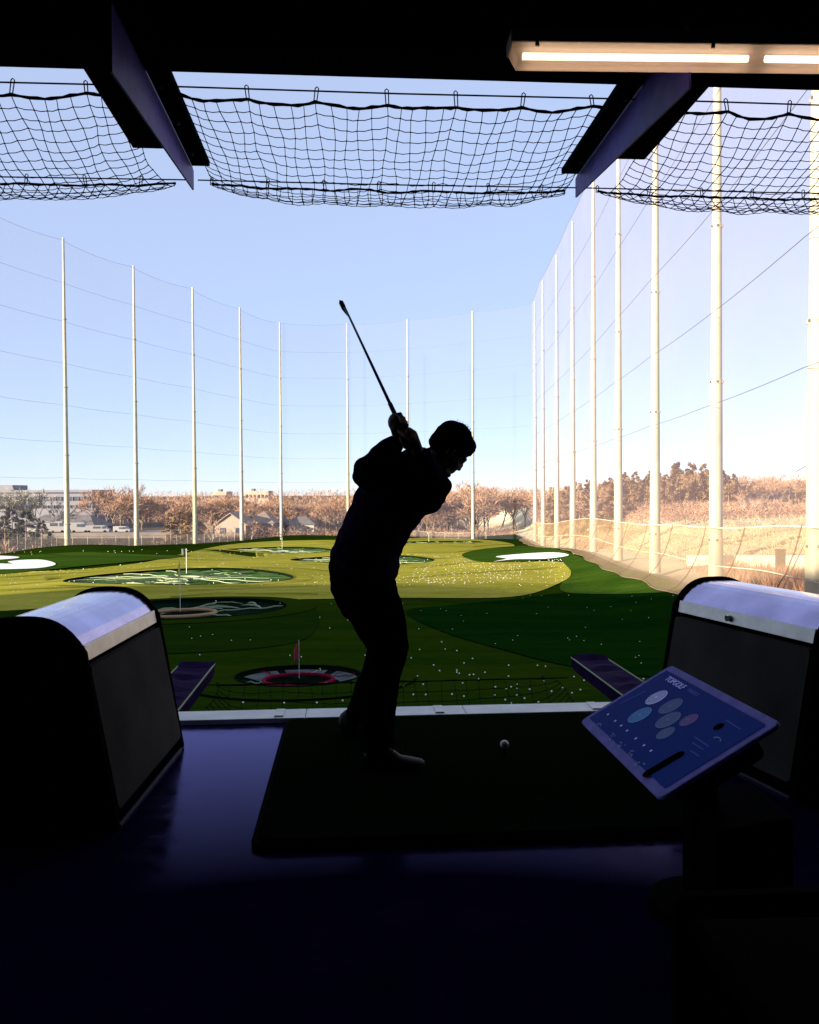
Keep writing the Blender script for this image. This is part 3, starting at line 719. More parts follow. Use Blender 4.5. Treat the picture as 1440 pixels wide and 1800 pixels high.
def house(x0, x1, yr, ye, yb, Y, D, wm, rm, label, gable_front=True, ridge=None):
    a = Q(x0, yb, Y); e = Q(x1, ye, Y); r = Q(x0, yr, Y + D / 2).z; ze = e.z; zb = min(a.z, land_h(a.x, Y)) - .5
    root = empty('house', (0, 0, 0), 0, label, 'house'); xa, xb = a.x, e.x; xm = (xa + xb) / 2
    b = MB(); b.box(((xa + xb) / 2, Y + D / 2, (ze + zb) / 2), (xb - xa, D, ze - zb)); wl = b.build('wall', wm, root)
    b = MB(); o_ = .5
    if gable_front:
        b.add([(xa, Y, ze), (xb, Y, ze), (xm, Y, r - .1)], [(0, 1, 2)]); b.build('gable', wm, root); b = MB()
        for sx in (xa - o_, xb + o_):
            zz = ze - o_ * (r - ze) / (xm - xa)
            p = [(sx, Y - o_, zz), (sx, Y + D + o_, zz), (xm, Y + D + o_, r), (xm, Y - o_, r)]
            b.add(p + [(q[0], q[1], q[2] + .25) for q in p], [(0, 1, 2, 3), (4, 5, 6, 7), (0, 1, 5, 4), (0, 3, 7, 4), (1, 2, 6, 5), (2, 3, 7, 6)])
    else:
        ym = Y + D / 2; hp = D * .25
        p = [(xa - o_, Y - o_, ze), (xb + o_, Y - o_, ze), (xb + o_, Y + D + o_, ze), (xa - o_, Y + D + o_, ze), (xa + hp, ym, r), (xb - hp, ym, r)]
        b.add(p, [(0, 1, 5, 4), (1, 2, 5), (2, 3, 4, 5), (3, 0, 4), (3, 2, 1, 0)])
    b.build('roof', rm, root)
    nw = max(2, int((xb - xa) / 3.2))
    for q in range(nw):
        wx = xa + (xb - xa) * (q + .5) / nw; zz = lerp(zb, ze, .68)
        b = MB(); b.box((wx, Y - .05, zz), (1.1, .1, 1.3)); wn = b.build('window', m_win, root)
        b = MB()
        for dx in (-.6, .6): b.box((wx + dx, Y - .08, zz), (.12, .16, 1.5))
        b.box((wx, Y - .08, zz + .7), (1.08, .16, .12)); b.box((wx, Y - .08, zz - .7), (1.08, .16, .12)); b.build('frame', m_off, wn)
    return root
house(378, 432, 902, 922, 952, 212, 12, m_hwall, m_roofl, 'cream house with a wide tan gable roof behind the left poles')
house(434, 480, 900, 920, 950, 216, 12, m_hwall, m_roofl, 'tan roofed house joined on the right of the cream gabled house', False)
house(505, 552, 908, 922, 945, 222, 10, mat('grey_green_siding', (.33, .32, .25), .8), m_roofd, 'small grey house with dark roof, just left of the golfer', False)
house(484, 503, 910, 922, 945, 226, 8, m_hwall, m_roofd, 'narrow pale gabled house between the larger two houses')
house(30, 165, 905, 927, 940, 225, 16, mat('dull_brown_wall', (.08, .06, .05), .9), m_roofd, 'long low building with a dark roof below the office block', False)
house(1345, 1400, 858, 868, 890, 190, 12, m_off, m_roofl, 'pale house half hidden among the bare trees on the right slope', False)
# parked vans and sheds below the office block
m_van = mat('white_van_paint', (.24, .23, .22), .4)
def vehicle(px, py, L, H, Y, label, m):
    p = Q(px, py, Y); p.z = p.z - H; v = empty('parked_van', p, rt.uniform(-.1, .1), label, 'van', 'vans parked below the office block')
    b = MB(); b.prism([(-L / 2, .35), (L / 2 - .1, .35), (L / 2, .9), (L / 2 - .7, H * .62), (L / 2 - 1.2, H), (-L / 2, H)], -.95, .95); b.build('body', m, v, bevel=.05)
    b = MB(); b.box((L / 2 - 1.35, -.96, H * .72), (.9, .04, H * .3)); b.box((0, -.96, H * .72), (L * .3, .04, H * .26)); b.build('window', m_win, v)
    for sx in (-L * .32, L * .32):
        b = MB(); b.tube([(sx, -1.0, .36), (sx, -.75, .36)], .36, 14); b.build('wheel', m_black, v)
    return v
wd_z = None
tb = MB(); c_, s_ = pbox(45, 330, 937, 940, 206, 14); 
tb.box((c_.x, c_.y, c_.z - 2.3), (s_[0], s_[1], s_[2] + 4.6)); tag(tb.build('parking_terrace', mat('pale_asphalt', (.16, .13, .11), .9, noise_s=.4, var=.2)), 'pale parking terrace below the office block', 'terrace', kind='structure')
for i, (px, L, H, lab) in enumerate(((58, 5.0, 2.0, 'white van, leftmost of those below the office block'), (97, 6.2, 2.9, 'tall white box van with a dark rear, left of the first left pole'), (108, 4.6, 2.0, 'white van half behind the first left pole'), (142, 4.4, 2.6, 'white van with dark side between the first two left poles'), (172, 6.0, 1.9, 'low white van parked nearest the second left pole'), (216, 4.2, 1.7, 'small white van just left of the second left pole'))):
    vehicle(px, 937 - H * 1500 / 208, L, H, 208 + i * .3, lab, m_van)
# chain fence along the left and far edges
def fence(path, H, label, gap=3.0):
    root = empty('wire_fence', (0, 0, 0), 0, label, 'fence'); pts = []
    for a, b_ in zip(path, path[1:]):
        L = math.dist(a, b_); n = max(1, int(L / gap))
        for k in range(n): pts.append((lerp(a[0], b_[0], k / n), lerp(a[1], b_[1], k / n)))
    pts.append(path[-1])
    for x, y in pts:
        z = base_z(x, y) - .3; b = MB(); b.tube([(x, y, z), (x, y, z + H + .3)], .05, 5); b.build('fence_post', m_pole, root)
    b = MB(); vs = []
    for x, y in pts:
        z = base_z(x, y) - .3; vs += [(x, y, z), (x, y, z + H + .2)]
    b.add(vs, [(2 * i, 2 * i + 2, 2 * i + 3, 2 * i + 1) for i in range(len(pts) - 1)]); b.build('wire_mesh', net_mat('wire_mesh', (.35, .3, .25), .22), root)
    b = MB(); b.tube([(x, y, base_z(x, y) + H - .1) for x, y in pts], .03, 4); b.build('top_rail', m_pole, root)
fence([(-68, 100), (-60.5, 118), (-55.5, 134), (-49.7, 151), (-43.5, 167), (-38, 185)], 1.9, 'thin wire fence running behind the left row of poles')
fence([(-1, 199), (14, 191), (17, 189)], 1.6, 'low pale wire fence at the foot of the far net')
# retaining wall, gully lines, signpost on the right
wl = MB(); W0 = (26.0, 80.0); W1 = (56, 76)
for k in range(10):
    a = lerp(W0[0], W1[0], k / 10), lerp(W0[1], W1[1], k / 10); e = lerp(W0[0], W1[0], (k + 1) / 10), lerp(W0[1], W1[1], (k + 1) / 10)
    zt = lerp(-6.0, -5.9, k / 10) + CAMH
    wl.box(((a[0] + e[0]) / 2, (a[1] + e[1]) / 2, zt - 1.3), (3.0, .45, 2.6), Matrix.Rotation(math.atan2(W1[1] - W0[1], W1[0] - W0[0]), 3, 'Z'))
tag(wl.build('retaining_wall', mat('cream_block', (.66, .60, .44), .9, noise_s=.5, var=.12)), 'low cream retaining wall at the foot of the dry slope', 'wall')
p = Q(1372, 1012, 74); b = MB(); b.box((p.x, 74, p.z + 1.0), (.75, .4, 2.4)); b.box((p.x, 74, p.z + 2.25), (.85, .5, .12))
tag(b.build('dark_post', mat('dark_timber', (.06, .04, .03), .9, noise_s=3, var=.3)), 'short dark timber post in front of the cream wall', 'post')
def gully(p0, p1, wd, name='gully', label=None):
    a = G(*p0, h=land_h); e = G(*p1, h=land_h); b = MB(); vs = []; n = 16
    t = (e - a).normalized(); s_ = Vector((-t.y, t.x, 0)) * wd
    for k in range(n + 1):
        q = lerp(a, e, k / n) + Vector((0, math.sin(k * .9) * .5, 0))
        for sg in (-1, 1):
            r_ = q + s_ * sg * (.6 + .4 * math.sin(k * 2.1)); vs.append((r_.x, r_.y, land_h(r_.x, r_.y) + .12))
    b.add(vs, [(2 * i, 2 * i + 1, 2 * i + 3, 2 * i + 2) for i in range(n)])
    return tag(b.build(name, mat('dark_gully', (.13, .09, .05), .95, noise_s=.6, var=.4)), label, 'path', kind='structure')
gully((1312, 976), (1450, 930), .5, label='dark drainage line across the dry slope')
gully((1275, 958), (1362, 936), .4, label='thin dark line high on the dry slope')
# lamp post on the right
p = Q(1399, 860, 150); z0 = land_h(p.x, 150); lp = empty('lamp_post', (p.x, 150, z0), 0, 'thin pale lamp post with a slanted arm above the right wood', 'lamp post')
zt = Q(1399, 829, 150).z - z0
b = MB(); b.tube([(0, 0, 0), (0, 0, zt)], [.12, .07], 6); b.build('post', m_pole, lp)
b = MB(); b.tube([(0, 0, zt), (2.2, 0, zt + 1.2)], .07, 5); b.build('arm', m_bolt, lp)
b = MB(); b.box((2.5, 0, zt + 1.3), (.8, .3, .15)); b.build('lamp_head', m_bolt, lp)
# guy wires by the right poles
for (a0, a1, lab) in (((1432, 920, 45), (1374, 1040, 45), 'thin guy wire slanting down beside the right edge pole'), ((1300, 985, 60), (1268, 1035, 58), 'thin guy wire beside the thick pole over the right divider')):
    b = MB(); b.tube([Q(*a0), Q(*a1)], .03, 4); tag(b.build('guy_wire', m_bolt), lab, 'wire', 'guy wires by the right net')

# ------------------------------------------------------------ golf balls
bm = MB(); bm.ell((0, 0, 0), (.0255, .0255, .0255), nu=8, nv=5)
ball0 = bm.build('golf_ball', m_ball, smooth=True)
rb = random.Random(21); spots = []
def near_spot():
    px = rb.uniform(330, 1230); py = 1030 + 215 * rb.random() ** 1.1
    return px, py
TG = [((525, 1192), 105, 27), ((317, 1073), 183, 27), ((320, 1011), 185, 15), ((492, 967), 103, 7), ((637, 984), 132, 8), ((778, 953), 75, 6)]
def in_target(px, py): return any(((px - c[0]) / a) ** 2 + ((py - c[1]) / b_) ** 2 < 1 for c, a, b_ in TG[:5])
while len(spots) < 300:
    if len(spots) < 130: px, py = near_spot()
    elif len(spots) < 160: px, py = rb.gauss(850, 150), rb.uniform(1165, 1235)
    else: px, py = rb.uniform(0, 1180), rb.uniform(1018, 1050)
    if in_target(px, py) or not (-5 < px < 1250): continue
    q = G(px, py, lift=.03)
    if q.x > interp(q.y, RX) - 3.2 or q.y < 12: continue
    spots.append(q)
for i, q in enumerate(spots):
    lab = 'white golf ball lying on the turf among the scattered balls'
    o = ball0 if i == 0 else ball0.copy()
    if i: C.objects.link(o)
    o.location = q; tag(o, lab, 'golf ball', 'golf balls scattered on the turf')
fb = MB(); k = 0
while k < 1150:
    if k < 450: px, py = rb.gauss(830, 90), rb.uniform(972, 1026)
    elif k < 750:
        t = rb.random(); px, py = lerp(960, 1200, t) + rb.gauss(0, 9), lerp(978, 1035, t) + rb.gauss(0, 3)
    else: px, py = rb.uniform(-10, 1000), rb.uniform(965, 1030)
    if in_target(px, py) and rb.random() < .8: continue
    q = G(px, py, lift=.04)
    if q.x > interp(q.y, RX) - 2.2: continue
    fb.ell(q, (.045, .045, .045), nu=5, nv=3); k += 1
tag(fb.build('far_golf_balls', m_ball), 'hundreds of tiny white golf balls peppering the sunlit turf', 'golf balls', kind='stuff')

# ------------------------------------------------------------ the hitting bay
YAW = rad(4.0)
bay = Matrix.Rotation(YAW, 4, 'Z')                    # bay axes: x along the edge, y out to the range
def B(x, y, z=0): return bay @ Vector((x, y, z))
def bbox(name, c, size, m, label=None, cat=None, kind=None, group=None, bevel=0, parent=None):
    b = MB(); b.box((0, 0, 0), size); o = b.build(name, m, parent, bevel=bevel)
    o.location = B(*c); o.rotation_euler = (0, 0, YAW)
    return tag(o, label, cat, group, kind)
EY = 4.93                                             # floor edge distance
bbox('floor', (0, EY / 2 - 4, -.15), (120, EY + 8, .3), m_floor, 'dark glossy violet floor of the hitting bay', 'floor', 'structure')
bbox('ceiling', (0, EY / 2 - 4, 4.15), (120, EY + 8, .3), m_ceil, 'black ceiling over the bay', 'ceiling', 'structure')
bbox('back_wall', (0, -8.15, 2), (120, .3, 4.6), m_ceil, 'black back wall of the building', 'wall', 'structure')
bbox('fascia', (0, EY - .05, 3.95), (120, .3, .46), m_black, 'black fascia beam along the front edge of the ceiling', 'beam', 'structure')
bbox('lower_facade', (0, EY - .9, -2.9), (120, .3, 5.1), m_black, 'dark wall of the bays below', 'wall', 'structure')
b = MB(); b.prism([(40, 4.31), (40, 7.0), (-20, 7.2), (-38, 8.6), (-63, 10.6), (-80, 12.4), (-105, 14.8), (-135, 16.5), (-135, 4.31)], -12, 2.0, bay)  # unseen mass, length and sloping heights set to place the shadow edge
tag(b.build('roof', m_black), 'unseen building mass above the bays, shaped to shade the near turf', 'roof', kind='structure')
for sx in (-18, 18): bbox('side_wall', (sx, -4.2, 2), (.3, 7.6, 4), m_ceil, 'black side wall inside the building', 'wall', 'structure')
# white edge rail in butted lengths
edge = empty('edge_rail', (0, 0, 0), 0, 'white rail strip along the open edge of the bay floor', 'rail')
for k in range(-8, 9):
    o = bbox('rail_length', (k * .92 + .2, EY - .0, .016), (.917, .20, .03), m_rail, bevel=.004, parent=edge)
    o2 = bbox('bracket', (k * .92 + .2 + .31, EY - .0, .036), (.05, .15, .008), m_rail, parent=edge)
# tee mat
def rounded(x0, x1, y0, y1, r, n=6):
    out = []
    for cx, cy, a0 in ((x1 - r, y1 - r, 0), (x0 + r, y1 - r, 90), (x0 + r, y0 + r, 180), (x1 - r, y0 + r, 270)):
        for k in range(n + 1): a = rad(a0 + 90 * k / n); out.append((cx + r * math.cos(a), cy + r * math.sin(a)))
    return out
def slab(loop, z0, z1, name, m, parent=None, T=None, bevel=.004):
    n = len(loop); T = T or (lambda x, y, z: B(x, y, z)); b = MB()
    b.add([T(x, y, z0) for x, y in loop] + [T(x, y, z1) for x, y in loop], [tuple(range(n))[::-1], tuple(range(n, 2 * n))] + [(i, (i + 1) % n, (i + 1) % n + n, i + n) for i in range(n)])
    return b.build(name, m, parent, bevel=bevel)
def binv(px, py, z=0.0):
    v = ray(px, py); k = (z - CAMH) / v.z; q = v * k; q.z = z; return bay.inverted() @ Vector((q.x, q.y, z))
c1, c2, c3 = binv(505, 1268), binv(435, 1500), binv(1000, 1254)
mx0 = (c1.x + c2.x) / 2; my1 = EY - .12; my0 = c2.y
tm = empty('tee_mat', (0, 0, 0), 0, 'dark green rounded tee mat the golfer stands on', 'mat')
slab(rounded(mx0, mx0 + 1.75, my0, my1, .07), 0, .022, 'rubber_base', m_black, tm)
slab(rounded(mx0 + .025, mx0 + 1.725, my0 + .025, my1 - .025, .06), .022, .038, 'turf_top', m_mat, tm)
bp = binv(887, 1309, .089); bw = B(bp.x, bp.y, 0)
b = MB(); b.ell((0, 0, 0), (.0214,) * 3, nu=20, nv=12); o = b.build('golf_ball', m_ball, smooth=True); o.location = (bw.x, bw.y, .038 + .03 + .0214); tag(o, 'white golf ball sitting on the tee in front of the golfer', 'golf ball')
b = MB(); b.tube([(0, 0, .036), (0, 0, .06), (0, 0, .07)], [.006, .006, .012], 12); o = b.build('rubber_tee', m_black, smooth=True); o.location = (bw.x, bw.y, 0); tag(o, 'small black rubber tee under the ball on the mat', 'tee')

# steel outrigger beams holding the catch nets
def beam(tip_in, x_in_sign, label, zb, low=False):
    pass
HB = 2.40 + CAMH                                      # underside height of the beams
def outrigger(xc, side, label, z_under, m=m_beam, y0=4.3, y1=6.5):
    """channel beam; side=+1: flange edge towards +x (the middle bay)"""
    r = empty('outrigger_beam', (0, 0, 0), 0, label, 'beam', 'steel beams holding the catch nets')
    T = Matrix.Translation(bay @ Vector((0, 0, 0))) @ bay
    def bx(n, x0, x1, ya, yb, za, zb, mm):
        b = MB(); b.box(((x0 + x1) / 2, (ya + yb) / 2, (za + zb) / 2), (x1 - x0, yb - ya, zb - za)); o = b.build(n, mm, r, bevel=.003); o.matrix_world = bay; o.parent = r; return o
    s_ = side
    a, e = sorted((xc + s_ * .006, xc + s_ * .135)); bx('lower_flange', a, e, y0, y1 - .10, z_under, z_under + .014, m_black); a, e = sorted((xc + s_ * .129, xc + s_ * .135)); bx('flange_lip', a, e, y0, y1 - .10, z_under + .016, z_under + .04, m_black)
    b = MB(); pl = [(y0, z_under + .02), (y0, z_under - .34), (y1, z_under - .14), (y1, z_under + .0), (y1 - .08, z_under + .02)]
    vs = [(xc, y, z) for y, z in pl] + [(xc - s_ * .012, y, z) for y, z in pl]; n = len(pl)
    b.add(vs, [tuple(range(n)), tuple(range(2 * n - 1, n - 1, -1))] + [(i, (i + 1) % n, (i + 1) % n + n, i + n) for i in range(n)])
    o = b.build('web_plate', m, r); o.matrix_world = bay
    a, e = sorted((xc - s_ * .02, xc - s_ * .20)); bx('outer_angle', a, e, y0, y1 - .95, z_under - .215, z_under - .202, m_black)
    a, e = sorted((xc - s_ * .20, xc - s_ * .21)); bx('outer_angle', a, e, y0, y1 - .95, z_under - .215, z_under - .12, m_black)
    for q in range(3):
        b = MB(); b.tube([(xc + s_ * .05, y1 - .35 - q * .5, z_under - .02), (xc + s_ * .05, y1 - .35 - q * .5, z_under)], .014, 8); o = b.build('bolt', m_bolt, r); o.matrix_world = bay
    return r
xl = (bay.inverted() @ Q(343, 342, 6.45)).x; xr = (bay.inverted() @ Q(1015, 355, 6.55)).x
outrigger(xl, 1, 'indigo steel beam jutting out above the left side of the opening', HB)
outrigger(xr, -1, 'indigo steel beam jutting out above the right side of the opening', HB)

# catch nets: knotted cord hammocks between near and outer cables
def catch_net(xa, xb, label, z_in, z_out, name='catch_net', cell=.079, low=False, m=m_netnear, cord=.0028, seed=1, prof=None, y_in=5.02, y_out=6.32):
    root = empty(name, (0, 0, 0), 0, label, 'net', 'black catch nets slung outside the bay')
    rnd = random.Random(seed)
    prof = prof or [(0, -.07), (.13, -.13), (.27, -.19), (.42, -.235), (.58, -.262), (.72, -.262), (.85, -.23), (.94, -.16), (1.0, -.05)]
    # resample profile by arc length
    P = [Vector((lerp(y_in, y_out, u), lerp(z_in, z_out, u) + dz)) for u, dz in prof]
    L = [0]
    for a, b_ in zip(P, P[1:]): L.append(L[-1] + (b_ - a).length)
    nr = max(6, int(L[-1] / (cell * 1.08))); rows = []
    for k in range(nr + 1):
        s_ = L[-1] * k / nr
        for i in range(len(P) - 1):
            if L[i] <= s_ <= L[i + 1] + 1e-6: rows.append(P[i].lerp(P[i + 1], (s_ - L[i]) / (L[i + 1] - L[i]))); break
    nc = int((xb - xa) / cell); hang = 5
    def pos(c, k, sub=0):
        u = c / nc; p = rows[k]
        edge_ = math.sin(math.pi * min(1, max(0, u))) ** .35 if low else 1 - .55 * (abs(2 * u - 1) ** 4)
        zref = lerp(z_in, z_out, (p.x - y_in) / (y_out - y_in))
        z = zref + (p.y - zref) * edge_
        fr = k / nr
        z -= (.018 * (1 - fr) + .006) * abs(math.sin(math.pi * c / hang))         # scallops between clips
        skew = (u - .5) * .10 * math.sin(math.pi * fr)
        dx = .012 * math.sin(c * 1.7 + k * .6) + .01 * noise.noise(Vector((c * .4, k * .5, seed)))
        dz = .014 * noise.noise(Vector((c * .35 + 9, k * .45, seed)))
        return B(lerp(xa, xb, u) + dx - skew, p.x + .01 * math.sin(c + k), z + dz)
    b = MB()
    for c in range(nc + 1): b.tube([pos(c, k) for k in range(nr + 1)], cord, 4, caps=False)
    for k in range(1, nr):
        pts = []
        for c in range(nc + 1):
            pts.append(pos(c, k))
            if c < nc: q = (pos(c, k) + pos(c + 1, k)) / 2; q.z -= .006; pts.append(q)
        b.tube(pts, cord, 4, caps=False)
    for c in range(nc + 1):
        for k in range(1, nr): b.ell(pos(c, k), (cord * 2.1,) * 3, nu=5, nv=3)
    b.build('knotted_cord', m, root)
    for nm, k, r_ in (('edge_rope', 0, .004 if low else .009), ('edge_rope', nr, .004 if low else .008)):
        b = MB(); pts = []
        for c in range(nc):
            for s_ in (0, .5): pts.append(pos(c + s_, k) + Vector((0, 0, .003 * math.sin(c * 5 + s_ * 9))))
        pts.append(pos(nc, k)); b.tube(pts, [r_ * (1 + .25 * math.sin(i * 2.3)) for i in range(len(pts))], 6); b.build(nm, m_rope, root)
    for y, z in ((y_in, z_in), (y_out, z_out)):
        b = MB(); b.tube([B(xa - .1, y, z), B((xa + xb) / 2, y, z - .006), B(xb + .1, y, z)], .0048, 6); b.build('support_cable', m_rope, root)
    for c in range(0, nc + 1, hang):
        for k, y, z in ((0, y_in, z_in), (nr, y_out, z_out)):
            q = pos(c, k); t = B(lerp(xa, xb, c / nc), y, z + .012); b = MB()
            b.tube([t + Vector((-.01, 0, 0)), t + Vector((0, 0, .008)), t + Vector((.01, 0, 0)), q + Vector((.008, 0, -.012)), q + Vector((-.008, 0, -.012)), t + Vector((-.01, 0, 0))], .0035, 5); b.build('snap_hook', m_rope, root)
    return root
zi = HB - .068; zo = HB - .13
catch_net(xl + .16, xr - .14, 'black knotted catch net strung between the two indigo beams', zi, zo, seed=1)
catch_net(xl - 2.75, xl - .10, 'black knotted catch net at the upper left beyond the left beam', zi, zo, seed=2)
catch_net(xr + .12, xr + 2.75, 'black knotted catch net at the upper right beyond the right beam', zi, zo, seed=3)
# lower net below the floor edge with purple covered beams
lowprof = [(0, -.02), (.2, -.14), (.4, -.25), (.6, -.28), (.8, -.2), (1, 0)]
catch_net(xl + .1, xr - .1, 'dim black catch net below the floor edge, beyond the white rail', -.18, -.20, 'lower_catch_net', .1, True, seed=5, prof=lowprof, y_out=6.75)
def sleeve(xc, s_, label):
    r = empty('beam_cover', (0, 0, 0), 0, label, 'beam cover', 'purple vinyl covers on the lower beams')
    b = MB(); n = 14; vs = []
    for k in range(n + 1):
        y = lerp(4.98, 6.72, k / n); wv = .012 * math.sin(k * 2.4)
        for dx, dz in ((0, .0), (s_ * .14, wv - .004), (s_ * .27, .0), (s_ * .27, -.09), (s_ * .0, -.09)):
            vs.append(B(xc + dx, y + .03 * math.sin(dx * 20), -.03 + dz + (.02 if k in (0, n) else 0)))
    fs = [(k * 5 + i, k * 5 + (i + 1) % 5, (k + 1) * 5 + (i + 1) % 5, (k + 1) * 5 + i) for k in range(n) for i in range(5)] + [tuple(range(5)), tuple(n * 5 + i for i in range(4, -1, -1))]
    b.add(vs, fs); b.build('vinyl_cover', m_purple, r, smooth=False)
    b = MB(); b.tube([B(xc, 5.0, -.03), B(xc, 6.72, -.03)], .006, 5); b.build('piping', m_trim, r)
    b = MB(); b.tube([B(xc + s_ * .27, 5.0, -.03), B(xc + s_ * .27, 6.72, -.03)], .006, 5); b.build('piping', m_trim, r)
    b = MB(); b.tube([B(xc, 6.73, -.03), B(xc + s_ * .27, 6.73, -.03)], .005, 5); b.build('piping', m_trim, r)
xcl = (bay.inverted() @ Q(380, 1184, 6.7)).x; xcr = (bay.inverted() @ Q(1006, 1166, 6.8)).x
sleeve(xcl, -1, 'dark purple vinyl beam cover seen behind the left divider')
sleeve(xcr, 1, 'dark purple vinyl beam cover seen above the console screen')

# fluorescent fixture
lf = empty('ceiling_lamp', (0, 0, 0), 0, 'lit double fluorescent fixture under the black ceiling at the upper right', 'ceiling lamp')
L0 = Q(898, 88, 4.35); dirx = (Q(1440, 98, 4.40) - L0); dirx.z = 0; dirx.normalize(); dy = Vector((-dirx.y, dirx.x, 0)); up = Vector((0, 0, 1))
FL = Matrix((dirx, dy, up)).transposed().to_4x4(); FL.translation = Vector((L0.x, L0.y, L0.z))
m_tube = mat('lit_tube', (1, .95, .85), .5, emit=(1, .80, .58), es=1.5)
m_diff = bpy.data.materials.new('ribbed_diffuser'); m_diff.use_nodes = True
t = m_diff.node_tree; t.nodes.remove(t.nodes['Principled BSDF'])
tr = t.nodes.new('ShaderNodeBsdfTransparent'); tl = t.nodes.new('ShaderNodeBsdfTranslucent'); tl.inputs[0].default_value = (.75, .55, .45, 1); gl = t.nodes.new('ShaderNodeBsdfDiffuse'); gl.inputs[0].default_value = (.6, .5, .42, 1)
a = t.nodes.new('ShaderNodeMixShader'); a.inputs[0].default_value = .4; t.links.new(tl.outputs[0], a.inputs[1]); t.links.new(gl.outputs[0], a.inputs[2])
mx = t.nodes.new('ShaderNodeMixShader'); mx.inputs[0].default_value = .62; t.links.new(tr.outputs[0], mx.inputs[1]); t.links.new(a.outputs[0], mx.inputs[2]); t.links.new(mx.outputs[0], t.nodes['Material Output'].inputs[0])
def fl(b, n, m, parent=lf, **k):
    o = b.build(n, m, parent, **k); o.matrix_world = FL; return o
b = MB(); LN = 2.62; prof = [(-.075, .0), (-.06, -.065), (-.035, -.085), (.035, -.085), (.06, -.065), (.075, 0)]
vs = [(x, y, z) for x in (0, LN) for y, z in prof]; n = len(prof)
vs = [((.03 if x == 0 and z < -.05 else x), y, z) for x, y, z in vs]
b.add(vs, [tuple(range(n)), tuple(range(2 * n - 1, n - 1, -1))] + [(i, i + 1, i + 1 + n, i + n) for i in range(n - 1)]); fl(b, 'diffuser', m_diff)
b = MB(); b.box((LN / 2, 0, .035), (LN + .02, .17, .066)); fl(b, 'housing', mat('lamp_housing', (.35, .3, .26), .6), bevel=.006)
for x0 in (.06, 1.30):
    b = MB(); b.tube([(x0, 0, -.03), (x0 + 1.15, 0, -.03)], .017, 12); fl(b, 'tube_lamp', m_tube)
for x0 in (.02, .9, 1.8): 
    b = MB(); b.box((x0 + .1, -.078, -.004), (.02, .01, .03)); fl(b, 'clip', m_lip)
for x0 in (.5, 2.1):
    b = MB(); b.tube([(x0, 0, .068), (x0, 0, 4.0 - L0.z)], .008, 6); fl(b, 'hanger_rod', m_black)

# ------------------------------------------------------------ bay dividers
def divider(origin, ang, L, side, label, knob=False):
    """side=+1: vinyl face towards local +x. local y runs out to the range."""
    r = empty('bay_divider', origin, ang, label, 'divider', 'bay dividers with curved metal lids')
    s_ = side; wt, wb, ht, hc = .23, .34, .70, .115
    def dome(w_, h0, h1, n=14, x0=None):
        return [(-w_ + 2 * w_ * k / n, h0 + h1 * (1 - abs(-1 + 2 * k / n) ** 3.0)) for k in range(n + 1)]
    b = MB(); b.prism([(-wb, .03), (wb, .03), (wt, ht - .07), (-wt, ht - .07)], .03, L - .03); b.build('core', m_black, r)
    X = lambda z: lerp(wb, wt, (z - .03) / (ht - .1)) + .012      # sloping padded face
    for q, nm in ((s_, 'padded_panel'), (-s_, 'padded_panel')):
        b = MB(); z0, z1 = .07, ht - .078
        vs = []
        for dx in (.0, .022):
            for y, z in rounded(.06, L - .048, z0, z1, .02, 4): vs.append((q * (X(z) - .008 + dx), y, z))
        n = len(vs) // 2; b.add(vs, [tuple(range(n)), tuple(range(2 * n - 1, n - 1, -1))] + [(i, (i + 1) % n, (i + 1) % n + n, i + n) for i in range(n)]); b.build(nm, m_vinyl, r, bevel=.006)
    b = MB(); d = dome(wt, ht, hc); b.prism(d + [(wt, ht - .012), (-wt, ht - .012)], .045, L - .045); b.build('curved_lid', m_lid, r, smooth=False, bevel=.002)
    for q in (-1, 1):
        b = MB(); b.prism([(q * (wt + .004), ht + .012), (q * (wt + .016), ht - .05), (q * (wt + .001), ht - .05), (q * (wt - .008), ht + .01)], .05, L - .05); b.build('lid_lip', m_lip, r, bevel=.002)
    for ya, yb in ((0, .045), (L - .045, L)):
        e = dome(wt + .022, ht - .01, hc + .026, 18); b = MB(); b.prism(e + [(wb + .03, .0), (-wb - .03, .0)], ya, yb); b.build('end_cap', m_black, r, bevel=.012)
    b = MB(); b.box((s_ * (wb + .022), L / 2, .006), (.010, L - .1, .008)); b.build('kick_strip', m_bolt, r)
    if knob:
        b = MB(); b.tube([(s_ * (wt + .008), L * .56, ht - .022), (s_ * (wt + .03), L * .56, ht - .022)], .015, 14); b.build('lock_knob', m_chrome, r, smooth=False)
    return r
divider((-1.30 - .20, 3.25, 0), rad(1.5), 1.10, 1, 'bay divider on the left with a violet tinted curved metal lid')
divider((1.70 + .26, 3.62, 0), rad(15), 1.12, -1, 'bay divider on the right with a lock knob on its metal lid', True)

# ------------------------------------------------------------ console screen
K = 2.65
PT = [ray(1185, 1175) * K, ray(1383, 1268) * K * .75385, ray(1145, 1395) * K * .7641, ray(1007, 1272) * K * 1.01026]
PT = [p + Vector((0, 0, CAMH)) for p in PT]
cs = empty('game_console', (0, 0, 0), 0, 'tilted touch screen console on a black pedestal beside the tee mat', 'console')
eu = PT[1] - PT[0]; ev = PT[3] - PT[0]; W_, H_ = eu.length, ev.length
